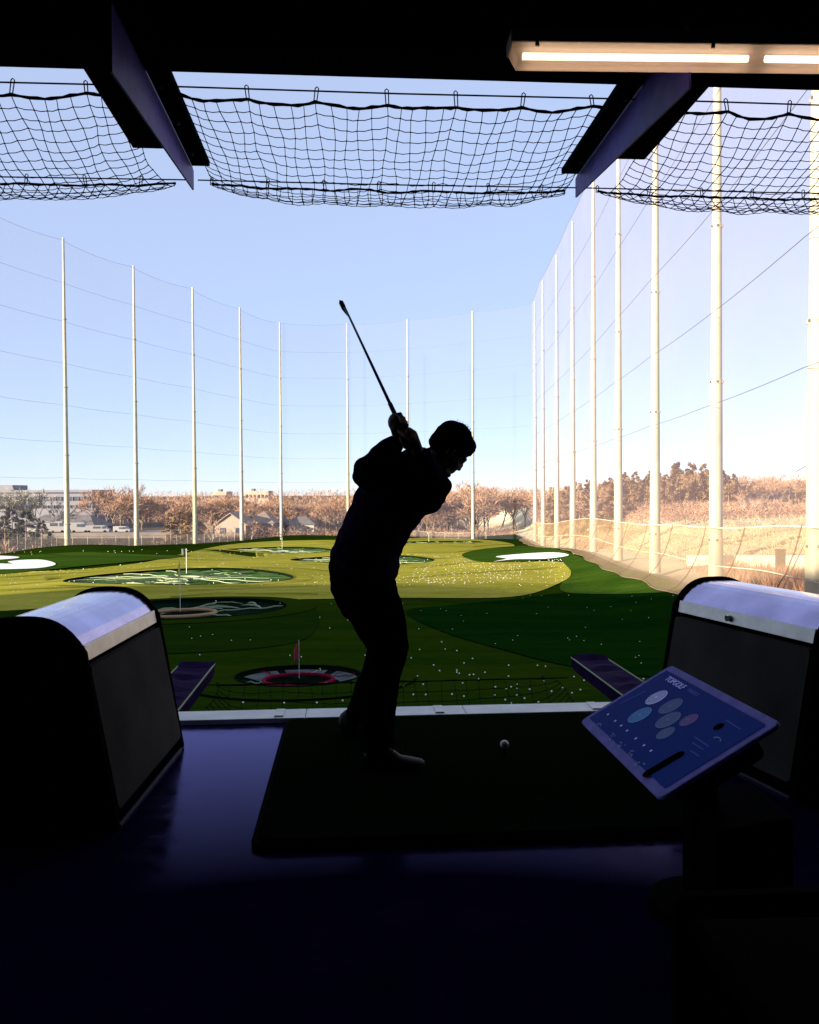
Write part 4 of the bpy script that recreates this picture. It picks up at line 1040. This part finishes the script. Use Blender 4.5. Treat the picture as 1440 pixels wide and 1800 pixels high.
# square the frame: x along the top edge (far to near), y down the screen
cen = (PT[0] + PT[1] + PT[2] + PT[3]) / 4
nx = ((PT[1] - PT[0]) + (PT[2] - PT[3])).normalized(); tmp = ((PT[3] - PT[0]) + (PT[2] - PT[1])).normalized()
nz = tmp.cross(nx).normalized(); nz = -nz if nz.z < 0 else nz
ny = -tmp                                           # up on the screen; kept as photographed (slight shear removed below)
ny = nz.cross(nx).normalized()
if ny.dot(tmp) > 0: ny = -ny
ny = (ny * .6 - tmp * .4).normalized()
SM = Matrix((nx, ny, nz)).transposed().to_4x4(); SM.translation = cen
def sc(b, n, m, parent=cs, **k):
    o = b.build(n, m, parent, **k); o.matrix_world = SM; return o
hw, hh = W_ / 2 + .022, H_ / 2 * .95; SM = SM @ Matrix.Translation((0, .006, 0))
m_scr = mat('screen_glass', (.004, .005, .02), .35, spec=.06, emit=(.012, .03, .22), es=.075)
m_bez = mat('screen_bezel', (.34, .30, .78), .55, spec=.1, noise_s=20, var=.15)
def lay(name, loop, z0, z1, m, bevel=0):
    b = MB(); n = len(loop); b.add([(x, y, z0) for x, y in loop] + [(x, y, z1) for x, y in loop], [tuple(range(n))[::-1], tuple(range(n, 2 * n))] + [(i, (i + 1) % n, (i + 1) % n + n, i + n) for i in range(n)]); return sc(b, name, m, bevel=bevel)
bez = lay('bezel', rounded(-hw, hw, -hh, hh, .022), -.012, 0, m_bez, .004)
scr = lay('screen', rounded(-hw + .028, hw - .028, -hh + .028, hh - .028, .004), -.004, .003, m_scr)
lay('rear_shell', rounded(-hw + .05, hw - .05, -hh + .05, hh - .05, .03), -.08, -.012, m_black, .01)
# screen graphics; homography from the photo crop to screen coordinates
SI = SM.inverted()
def onscr(px, py):
    v = ray(px, py); o_ = Vector((0, 0, CAMH)); t_ = (cen - o_).dot(nz) / v.dot(nz); q = SI @ (o_ + v * t_); return q.x, q.y
def em(name, col, s_): return mat(name, (.01, .01, .015), .5, spec=.05, emit=col, es=s_ * .17)
m_g1 = em('screen_pale', (.30, .36, .75), .75); m_g2 = em('screen_blue', (.10, .26, .65), .55); m_g3 = em('screen_grey', (.10, .15, .34), .6); m_g4 = em('screen_pink', (.17, .13, .36), .5); m_gk = mat('screen_dark', (.001, .001, .0015), .6, spec=.02)
m_txt = em('screen_text', (.26, .28, .75), .7); m_dim = em('screen_dim_text', (.05, .07, .34), .6)
def disc(px, py, r, m, rings=True):
    x, y = onscr(px, py); b = MB(); n = 28
    b.add([(x + r * math.cos(2 * math.pi * i / n), y + r * math.sin(2 * math.pi * i / n), .0042) for i in range(n)], [tuple(range(n))])
    o = sc(b, 'target_icon', m, scr)
    for q in ((.9, .74, .58, .42, .26) if rings else ()):
        b = MB(); vs = []
        for i in range(n): a_ = 2 * math.pi * i / n; vs += [(x + r * q * math.cos(a_), y + r * q * math.sin(a_), .0052), (x + r * (q - .06) * math.cos(a_), y + r * (q - .06) * math.sin(a_), .0052)]
        b.add(vs, [(2 * i, 2 * ((i + 1) % n), 2 * ((i + 1) % n) + 1, 2 * i + 1) for i in range(n)]); sc(b, 'icon_ring', m_scr, scr)
for cx, cy, r, m in ((578, 268, .036, m_g1), (658, 312, .037, m_g3), (490, 358, .038, m_g2), (648, 383, .038, m_g3), (763, 383, .027, m_g4), (637, 450, .027, m_g3)):
    disc(960 + cx / 3, 1140 + cy / 3, r, m)
disc(960 + 930 / 3, 1140 + 418 / 3, .015, m_gk, False)
x, y = onscr(960 + 925 / 3, 1140 + 484 / 3); b = MB(); b.tube([(x + .016 * math.cos(q * .5), y + .007 * math.sin(q * .5), .0045) for q in range(8)], .0012, 4); sc(b, 'scroll_mark', m_g3, scr)
for ax_, ay_, bx2, by2 in ((800, 470, 880, 520), (790, 500, 850, 535), (380, 300, 520, 235), (970, 385, 1050, 430), (780, 540, 830, 570)):
    xa_, ya_ = onscr(960 + ax_ / 3, 1140 + ay_ / 3); xb_, yb_ = onscr(960 + bx2 / 3, 1140 + by2 / 3)
    b = MB(); b.box(((xa_ + xb_) / 2, (ya_ + yb_) / 2, .0042), (math.hypot(xb_ - xa_, yb_ - ya_), .0025, .001), Matrix.Rotation(math.atan2(yb_ - ya_, xb_ - xa_), 3, 'Z')); sc(b, 'faint_line', m_dim, scr)
x, y = onscr(960 + 575 / 3, 1140 + 635 / 3); x2, y2 = onscr(960 + 715 / 3, 1140 + 565 / 3)
x, y = onscr(960 + 555 / 3, 1140 + 655 / 3)
dx, dy_ = x2 - x, y2 - y; L = math.hypot(dx, dy_); a0 = math.atan2(dy_, dx); b = MB()
lp2 = [(x + .017 * math.cos(a0 + math.pi / 2 + math.pi * q / 8), y + .017 * math.sin(a0 + math.pi / 2 + math.pi * q / 8), .0046) for q in range(9)] + [(x2 + .017 * math.cos(a0 - math.pi / 2 + math.pi * q / 8), y2 + .017 * math.sin(a0 - math.pi / 2 + math.pi * q / 8), .0046) for q in range(9)]
b.add(lp2, [tuple(range(18))]); sc(b, 'dark_button', m_gk, scr)
for cx, cy in ((315, 355), (357, 388), (391, 412), (425, 438), (475, 478), (522, 513), (562, 541)):
    x, y = onscr(960 + cx / 3, 1140 + cy / 3); b = MB(); b.box((x, y, .0042), (.007, .007, .001)); sc(b, 'list_dot', m_txt, scr)
for i, (cx, cy) in enumerate(((262, 412), (345, 470), (390, 515), (450, 560), (505, 608))):
    x, y = onscr(960 + cx / 3, 1140 + cy / 3); rs = random.Random(i)
    b = MB()
    for q in range(5): b.box((x + rs.uniform(-.016, .016), y + rs.uniform(-.012, .012), .0042 + q * .0002), (rs.uniform(.004, .014), .003, .001))
    sc(b, 'list_mark', m_g3, scr)
def text(body, px, py, size, m, parent):
    cu = bpy.data.curves.new('lettering', 'FONT'); cu.body = body; cu.size = size; cu.extrude = .0005; cu.align_x = 'LEFT'
    to = bpy.data.objects.new('lettering_tmp', cu); C.objects.link(to)
    dg = bpy.context.evaluated_depsgraph_get(); me = bpy.data.meshes.new_from_object(to.evaluated_get(dg)); bpy.data.objects.remove(to)
    me.materials.clear(); me.materials.append(m); o = bpy.data.objects.new('lettering', me); C.objects.link(o); o.parent = parent
    x, y = onscr(px, py); o.matrix_world = SM @ Matrix.Translation((x, y, .0045)); return o
text('TOPGOLF', 960 + 628 / 3, 1140 + 170 / 3, .030, m_txt, scr)
text('TARGETS', 960 + 745 / 3, 1140 + 228 / 3, .017, m_dim, scr)
bx_, by_ = cen.x, cen.y
b = MB(); b.tube([(bx_ + .22, by_ + .30, .0), (bx_ + .22, by_ + .30, .03)], [.18, .17], 24); b.build('pedestal_foot', m_black, cs)
b = MB(); b.tube([(bx_ + .22, by_ + .30, .03), (bx_ + .20, by_ + .28, cen.z - .16), (bx_ + .04, by_ + .05, cen.z - .07)], .045, 14); b.build('pedestal_post', m_black, cs)
b = MB(); b.prism([(.10, .03), (.32, .03), (.32, cen.z - .30), (.10, cen.z - .34)], -.16, .16); o = b.build('pedestal_cabinet', m_black, cs, bevel=.01); o.location = (bx_ + .08, by_ + .25, 0)

# ------------------------------------------------------------ dark chair and table corner in the foreground
ch = empty('chair', (.76, 1.60, 0), rad(4), 'low black chair with a grab hole in its backrest at the lower right', 'chair')
loop = rounded(-.27, .27, .18, .545, .03); hole = rounded(-.19, -.11, .47, .505, .015)
b = MB()
def ring_plate(b, loop, hole, y0, y1):
    n = len(loop); vs = []
    for y in (y0, y1):
        vs += [(x, y, z) for x, z in loop] + [(x, y, z) for x, z in hole]
    fs = []
    for i in range(n):
        j = (i + 1) % n
        fs += [(i, j, n + j, n + i), (2 * n + j, 2 * n + i, 3 * n + i, 3 * n + j), (i, 2 * n + i, 2 * n + j, j), (n + j, 3 * n + j, 3 * n + i, n + i)]
    b.add(vs, fs)
ring_plate(b, loop, hole, -.012, .012); b.build('backrest', m_black, ch, bevel=.003)
b = MB(); b.box((.02, -.24, .24), (.5, .44, .04)); b.build('seat', m_black, ch, bevel=.012)
for sx in (-.22, .22):
    for sy in (-.42, -.02):
        b = MB(); b.tube([(sx * 1.1, sy, 0), (sx, sy, .22)], .014, 10); b.build('leg', m_black, ch)
tbx = empty('side_table', (.42, .95, 0), rad(2), 'black low table edge in the bottom right corner', 'table')
b = MB(); b.box((.25, -.05, .745), (.62, .34, .03)); b.build('tabletop', m_black, tbx, bevel=.006)
for sx in (0, .5):
    for sy in (-.22, .02):
        b = MB(); b.box((sx, sy, .365), (.04, .04, .73)); b.build('leg', m_black, tbx)

# ------------------------------------------------------------ the golfer
m_skin = mat('skin', (.14, .07, .05), .7, spec=.2)
m_hair = mat('dark_hair', (.006, .0045, .004), .9, spec=.03)
m_shirt = mat('dark_pullover', (.014, .008, .022), .95, spec=.03, noise_s=30, var=.4, bump=.4, bump_s=200)
m_pants = mat('black_trousers', (.0025, .0025, .0035), .95, spec=.02, bump=.3, bump_s=150)
m_shoe = mat('tan_leather_shoe', (.028, .022, .013), .6, spec=.2, noise_s=10, var=.3)
m_sole = mat('pale_sole', (.03, .026, .018), .8, spec=.05)
def remeshed(b, name, m, parent, vox, smooth_it=6, wrinkle=0, wscale=6):
    me = bpy.data.meshes.new(name); me.from_pydata(b.v, [], b.f); o = bpy.data.objects.new(name, me); C.objects.link(o)
    rm = o.modifiers.new('r', 'REMESH'); rm.mode = 'VOXEL'; rm.voxel_size = vox; rm.use_smooth_shade = True
    sm = o.modifiers.new('s', 'SMOOTH'); sm.iterations = smooth_it; sm.factor = .5
    dg = bpy.context.evaluated_depsgraph_get(); nm = bpy.data.meshes.new_from_object(o.evaluated_get(dg)); o.modifiers.clear(); o.data = nm; nm.name = name
    if wrinkle:
        nn = [v.normal.copy() for v in nm.vertices]
        for v, q in zip(nm.vertices, nn):
            p_ = v.co; k = noise.noise(Vector((p_.x * wscale, p_.y * wscale, p_.z * wscale * 2.2))) + .5 * noise.noise(Vector((p_.x * 18 + 5, p_.y * 18, p_.z * 30)))
            v.co = p_ + q * (wrinkle * k)
    nm.materials.clear(); nm.materials.append(m); nm.polygons.foreach_set('use_smooth', [True] * len(nm.polygons)); nm.update()
    o.parent = parent
    return o
def limb(b, pts, n=16):
    """pts: (px, py, Y, half width in px at that depth, depth half-width in m or None)"""
    P = []; R = []; D = []
    for px, py, Y, hw_, dw in pts:
        P.append(Q(px, py, Y)); r = hw_ * Y / F_PX; R.append(r); D.append(dw if dw else r)
    cs_ = []
    # subdivide with catmull-rom for smooth contours
    PP = []; m = len(P)
    for i in range(m - 1):
        for k in range(4):
            t = k / 4; a, b0, c, d = P[max(i - 1, 0)], P[i], P[i + 1], P[min(i + 2, m - 1)]
            q = .5 * ((2 * b0) + (-a + c) * t + (2 * a - 5 * b0 + 4 * c - d) * t * t + (-a + 3 * b0 - 3 * c + d) * t ** 3)
            ts = t * t * (3 - 2 * t) * .5 + t * .5
            PP.append((q, lerp(R[i], R[i + 1], ts), lerp(D[i], D[i + 1], ts)))
    PP.append((P[-1], R[-1], D[-1]))
    # rounded ends
    t0 = (PP[1][0] - PP[0][0]).normalized(); t1 = (PP[-1][0] - PP[-2][0]).normalized()
    head = [(PP[0][0] - t0 * PP[0][1] * math.sin(a), PP[0][1] * math.cos(a), PP[0][2] * math.cos(a)) for a in (1.45, 1.1, .7, .35)]
    tail = [(PP[-1][0] + t1 * PP[-1][1] * math.sin(a), PP[-1][1] * math.cos(a), PP[-1][2] * math.cos(a)) for a in (.35, .7, 1.1, 1.45)]
    PP = head + PP + tail
    o = len(b.v); Yv = Vector((0, 1, 0))
    for i, (p, r, dpt) in enumerate(PP):
        t = (PP[min(i + 1, len(PP) - 1)][0] - PP[max(i - 1, 0)][0]).normalized()
        dv = Yv - t * Yv.dot(t)
        dv = dv.normalized() if dv.length > .15 else Vector((0, 0, 1)); sv = t.cross(dv).normalized()
        for k in range(n):
            a = 2 * math.pi * k / n; b.v.append(tuple(p + sv * (math.cos(a) * r) + dv * (math.sin(a) * dpt)))
    L = len(PP)
    for i in range(L - 1):
        for k in range(n):
            k2 = (k + 1) % n; b.f.append((o + i * n + k, o + i * n + k2, o + (i + 1) * n + k2, o + (i + 1) * n + k)); b.mi.append(0)
    b.f.append(tuple(o + k for k in range(n))[::-1]); b.f.append(tuple(o + (L - 1) * n + k for k in range(n))); b.mi += [0, 0]

gz = Q(668, 1345, 4.07)
man = empty('person', (gz.x, gz.y, .038), 0, 'golfer in dark pullover and trousers, club raised in backswing, looking down at the ball', 'person')
def fix(o):
    o.matrix_parent_inverse = Matrix.Translation(-Vector((gz.x, gz.y, .038))); return o
# --- club geometry first, the hands close on it
butt = Q(722, 787, 3.74)
tipdir = None
for k in range(200):                                  # depth at which the shaft has its real length
    Yh = 3.74 + k * .01
    tip = Q(602, 531, Yh)
    if (tip - butt).length > .96: break
cd = (tip - butt).normalized()
def hand(b, along, side_v, r_sh, rev=1, nails=None):
    """four bent fingers wrapped round the shaft, palm on side_v, thumb along the shaft"""
    c0 = butt + cd * along
    sv = (side_v - cd * side_v.dot(cd)).normalized(); bv = cd.cross(sv)
    b.ell(c0 + sv * .030 - cd * .0, (.043, .036, .020), (cd, bv, sv), 14, 9)          # palm and back of the hand
    Ls = [1.0, 1.12, 1.05, .85]
    for k in range(4):
        c = c0 + cd * ((k - 1.5) * .0205 * rev); pts = []; rr = []
        for j in range(9):
            a = rad(-35 + (250 * Ls[k]) * j / 8 * .92); R = r_sh + .0135 - (.002 if j > 5 else 0)
            kn = .004 if j in (2, 5) else 0
            pts.append(c + sv * (math.cos(a) * (R + kn)) + bv * (math.sin(a) * (R + kn))); rr.append(lerp(.0105, .0082, j / 8) + (.0008 if j in (2, 5) else 0))
        b.tube(pts, rr, 8); b.ell(pts[-1], (rr[-1],) * 3, nu=8, nv=6); b.ell(pts[2], (.0122,) * 3, nu=8, nv=6)
    th = [c0 + sv * .028 - bv * .024 - cd * .03, c0 + sv * .012 - bv * .032 - cd * .005, c0 - sv * .002 - bv * .028 + cd * .022, c0 - sv * .008 - bv * .022 + cd * .043]
    b.tube(th, [.014, .0125, .011, .009], 8); b.ell(th[-1], (.0092,) * 3, nu=8, nv=6)
    return c0 + sv * .03
# --- body (skin): head, neck, trunk, arms, legs, hands as one surface
bd = MB()
hc = Q(792, 789, 4.00)
FW = Vector((.66, .30, -.69)).normalized(); UP = Vector((.70, -.02, .70)); UP = (UP - FW * UP.dot(FW)).normalized(); SD = UP.cross(FW)
AX = (FW, SD, UP)
def hp(f, s_, u): return hc + FW * f + SD * s_ + UP * u
bd.ell(hp(-.012, 0, .022), (.096, .077, .092), AX, 22, 14)
bd.ell(hp(.030, 0, -.040), (.066, .060, .078), AX, 20, 12)
bd.ell(hp(.055, 0, -.092), (.036, .036, .026), AX)                       # chin
bd.ell(hp(.074, 0, .014), (.020, .048, .014), AX)                        # brow
bd.ell(hp(.092, 0, -.022), (.015, .011, .022), AX); bd.ell(hp(.099, 0, -.034), (.012, .014, .011), AX)   # nose
bd.ell(hp(.086, 0, -.062), (.012, .022, .006), AX); bd.ell(hp(.083, 0, -.073), (.012, .020, .006), AX)  # lips
for sg in (-1, 1):
    bd.ell(hp(-.012, sg * .079, -.012), (.018, .008, .030), AX); bd.ell(hp(-.004, sg * .074, -.018), (.010, .010, .018), AX)
    bd.ell(hp(.060, sg * .038, -.030), (.018, .020, .016), AX)           # cheek
    bd.ell(hp(.078, sg * .030, -.001), (.010, .013, .008), AX)           # eyelid mound
bd.ell(hp(.02, 0, -.085), (.05, .045, .03), AX)                          # under jaw
b_ = bd
bd.ell(Q(779, 829, 3.98), (.030, .034, .028)); bd.ell(Q(787, 834, 3.98), (.017, .022, .016))
limb(b_, [(777, 802, 4.0, 23, None), (758, 820, 4.0, 24, None), (738, 842, 4.02, 27, None)])   # neck
limb(b_, [(640, 990, 4.10, 48, .15), (655, 945, 4.10, 46, .14), (680, 900, 4.07, 48, .15), (705, 865, 4.04, 50, .16), (722, 840, 4.02, 34, .12)])
nrh = hand(b_, .145, Vector((-.55, -.45, .1)), .013)                 # right hand, nearer the head of the club
nlh = hand(b_, .052, Vector((.75, -.30, .35)), .013)                 # left hand at the butt
wr = Q(700, 772, 3.84); wl_ = Q(733, 790, 3.76)
def seg(b, pts): 
    b.tube([p for p, r in pts], [r for p, r in pts], 12)
    for p, r in pts: b.ell(p, (r,) * 3, nu=10, nv=7)
elb = Q(646, 830, 3.86); shr = Q(672, 852, 4.05); shl = Q(765, 868, 4.0); ell_ = Q(756, 832, 3.84)
seg(b_, [(shr, .055), (elb, .044), (lerp(elb, wr, .5), .042), (wr, .027), (nrh, .026)])
seg(b_, [(shl, .052), (ell_, .043), (wl_, .027), (nlh, .026)])
seg(b_, [(Q(640, 1005, 4.1), .10), (Q(684, 1135, 3.98), .062), (Q(668, 1240, 3.94), .05), (Q(665, 1318, 3.94), .038), (Q(662, 1336, 3.94), .034)])
seg(b_, [(Q(640, 1005, 4.25), .10), (Q(684, 1135, 4.35), .062), (Q(645, 1220, 4.42), .048), (Q(618, 1278, 4.46), .038), (Q(613, 1292, 4.46), .036)])
body = fix(remeshed(b_, 'body', m_skin, man, .0045, 3))
# --- hair
hb = MB()
hb.ell(hp(-.018, 0, .034), (.101, .083, .092), AX, 24, 14); hb.ell(hp(.040, 0, .072), (.050, .066, .036), AX); hb.ell(hp(.068, 0, .052), (.026, .052, .018), AX); hb.ell(hp(-.06, 0, -.02), (.05, .066, .05), AX)
bd2 = None
hair = fix(remeshed(hb, 'hair', m_hair, man, .005, 2, .004, 25))
tb_ = MB(); rh = random.Random(3)
for k in range(150):
    a, e = rh.uniform(-1.3, 1.3), rh.uniform(-.5, 2.4)
    dv = (FW * math.cos(e) + UP * math.sin(e)) * math.cos(a * .7) + SD * math.sin(a * .7); dv.normalize()
    if dv.dot(FW) > .55 and dv.dot(UP) < .3: continue
    p0 = hp(-.018, 0, .034) + Vector(dv) * .085; q0 = p0 + dv * rh.uniform(.008, .018) + Vector((rh.uniform(-.012, .012), 0, rh.uniform(-.008, .012)))
    tb_.tube([p0, q0], [.0016, .0005], 3)
fix(tb_.build('hair_tufts', m_hair, man))
# --- pullover
sb = MB()
limb(sb, [(640, 1000, 4.12, 57, .185), (641, 985, 4.12, 62, .19), (650, 955, 4.11, 57.5, .18), (668, 918, 4.09, 58, .175), (684, 888, 4.07, 62, .185), (700, 862, 4.05, 64, .19), (716, 836, 4.03, 50, .17), (726, 818, 4.02, 30, .11)], 28)
limb(sb, [(668, 975, 4.10, 34, .14), (673, 996, 4.10, 27, .14), (678, 1002, 4.10, 22, .13)], 16)                 # loose front hem
sb.ell(Q(742, 880, 4.03), (.10, .13, .07)); 
seg(sb, [(shr, .082), (lerp(shr, elb, .5), .080), (elb, .074), (lerp(elb, wr, .45), .062), (lerp(elb, wr, .86), .044)])
seg(sb, [(shl, .062), (Q(771, 855, 3.93), .062), (ell_, .058), (lerp(ell_, wl_, .7), .046)])
sb.ell(Q(664, 838, 3.98), (.095, .10, .075)); sb.ell(Q(735, 840, 3.98), (.10, .11, .085)); sb.ell(Q(700, 815, 4.0), (.11, .10, .055))
seg(sb, [(Q(757, 812, 4.01), .072), (Q(738, 832, 4.02), .09)])                          # collar
sb.ell(Q(776, 857, 3.96), (.032, .05, .036))
fix(remeshed(sb, 'pullover', m_shirt, man, .007, 5, .010, 7))
# --- trousers
pb = MB()
limb(pb, [(636, 985, 4.12, 54, .17), (632, 1010, 4.12, 54.5, .18), (645, 1045, 4.11, 56, .14)], 24)
limb(pb, [(642, 1022, 4.06, 46, .11), (652, 1050, 4.05, 51, .11), (668, 1090, 4.02, 46, .10), (682, 1132, 3.98, 37, .085), (679, 1165, 3.96, 31.5, .08), (670, 1210, 3.95, 30, .078), (666, 1260, 3.94, 28, .075), (665, 1312, 3.94, 29, .078), (666, 1334, 3.94, 30, .085)], 20)
limb(pb, [(640, 1020, 4.25, 48, .11), (656, 1075, 4.29, 44, .10), (678, 1132, 4.34, 36, .085), (668, 1170, 4.38, 29, .08), (652, 1215, 4.42, 28, .075), (632, 1262, 4.45, 26, .07), (625, 1284, 4.45, 25, .07)], 20)
fix(remeshed(pb, 'trousers', m_pants, man, .007, 5, .010, 6))
# --- shoes
def shoe(heel, toe, lift=0):
    hv = Vector((heel.x, heel.y, .040 + lift)); tv = Vector((toe.x, toe.y, .040)); d = (tv - hv); L = d.length; d.normalize(); sd = d.cross(Vector((0, 0, 1))).normalized(); u2 = sd.cross(d)
    root = empty('shoe'); root.parent = man; root.matrix_parent_inverse = Matrix.Translation(-Vector((gz.x, gz.y, .038)))
    b = MB(); sec = [(0, .028, .05), (.08, .034, .075), (.25, .036, .085), (.42, .040, .075), (.6, .047, .055), (.8, .047, .040), (.94, .034, .030), (1.0, .014, .018)]; vs = []; n = 14
    for u, w2, h in sec:
        for k in range(n):
            a = 2 * math.pi * k / n; vs.append(hv + d * (L * u) + sd * (w2 * math.cos(a)) + u2 * (.022 + max(0, math.sin(a)) * h * (.95 if u < .45 else .62) + min(0, math.sin(a)) * .012))
    m_ = len(sec); b.add(vs, [(i * n + k, i * n + (k + 1) % n, (i + 1) * n + (k + 1) % n, (i + 1) * n + k) for i in range(m_ - 1) for k in range(n)] + [tuple(range(n))[::-1], tuple((m_ - 1) * n + k for k in range(n))])
    b.build('upper', m_shoe, root, smooth=True)
    b = MB(); lp_ = []
    for u, w2, h in sec: lp_.append((u, w2 + .004))
    out = [(L * u, w2) for u, w2 in lp_] + [(L * u, -w2) for u, w2 in lp_[::-1]]; n2 = len(out)
    b.add([hv + d * x + sd * y - u2 * .002 for x, y in out] + [hv + d * x + sd * y + u2 * .018 for x, y in out], [tuple(range(n2)), tuple(range(2 * n2 - 1, n2 - 1, -1))] + [(i, (i + 1) % n2, (i + 1) % n2 + n2, i + n2) for i in range(n2)]); b.build('sole', m_sole, root)
    b = MB()
    for q in range(4):
        u = .42 + q * .07; h = interp(u, [(s0, s2) for s0, s1, s2 in sec]); c = hv + d * (L * u) + u2 * (.026 + h); b.tube([c - sd * .022 - u2 * .006, c, c + sd * .022 - u2 * .006], .0025, 5)
    b.build('laces', m_sole, root)
    return root
def floorpt(px, py):
    v = ray(px, py); k = (.04 - CAMH) / v.z; q = v * k; return Vector((q.x, q.y, .04))
h1 = floorpt(641, 1347); shoe(h1, h1 + Vector((.275, -.03, 0)))
h2 = floorpt(597, 1303); h2.y = 4.46; h2.x = Q(598, 1300, 4.46).x; shoe(h2, h2 + Vector((.27, -.10, 0)), .035)
# --- golf club, held: a thing of its own
cl = empty('golf_club', butt, 0, 'black golf iron raised in the golfer hands, its head hooked at the top', 'golf club')
def ck(b, n, m, **k):
    o = b.build(n, m, cl, **k); o.matrix_parent_inverse = Matrix.Translation(-butt); return o
m_shaft = mat('dark_steel_shaft', (.02, .02, .025), .35, metal=.6)
b = MB(); b.tube([butt, butt + cd * .27], [.0135, .010], 12); ck(b, 'grip', mat('rubber_grip', (.01, .01, .01), .9), smooth=True)
b = MB(); b.tube([butt + cd * .27, lerp(butt, tip, .97)], [.0078, .0052], 10); ck(b, 'shaft', m_shaft, smooth=True)
b = MB(); hd = (Q(611, 554, Yh) - tip); hl = hd.length; hd.normalize()
e0 = lerp(butt, tip, .965); tp = Q(600, 528, Yh)
pts = [e0, tip + cd * .005, tp + Vector((-.006, 0, -.002)), Q(598, 533, Yh), Q(603, 543, Yh), Q(611, 553, Yh)]
b.tube(pts, [.0065, .006, .006, .006, .0065, .006], 10); ck(b, 'club_head', m_shaft, smooth=True)
b = MB(); vd = Vector((0, 1, 0)); p0, p1 = Q(599, 531, Yh), Q(611, 553, Yh); ax = (p1 - p0).normalized(); th = ax.cross(vd).normalized() * .003
q_ = [p0 + vd * 0, p1 + vd * 0, p1 + vd * .05, p0 + vd * .03]
b.add([p + th for p in q_] + [p - th for p in q_], [(0, 1, 2, 3), (7, 6, 5, 4), (0, 1, 5, 4), (1, 2, 6, 5), (2, 3, 7, 6), (3, 0, 4, 7)]); ck(b, 'club_face', m_shaft, bevel=.002)
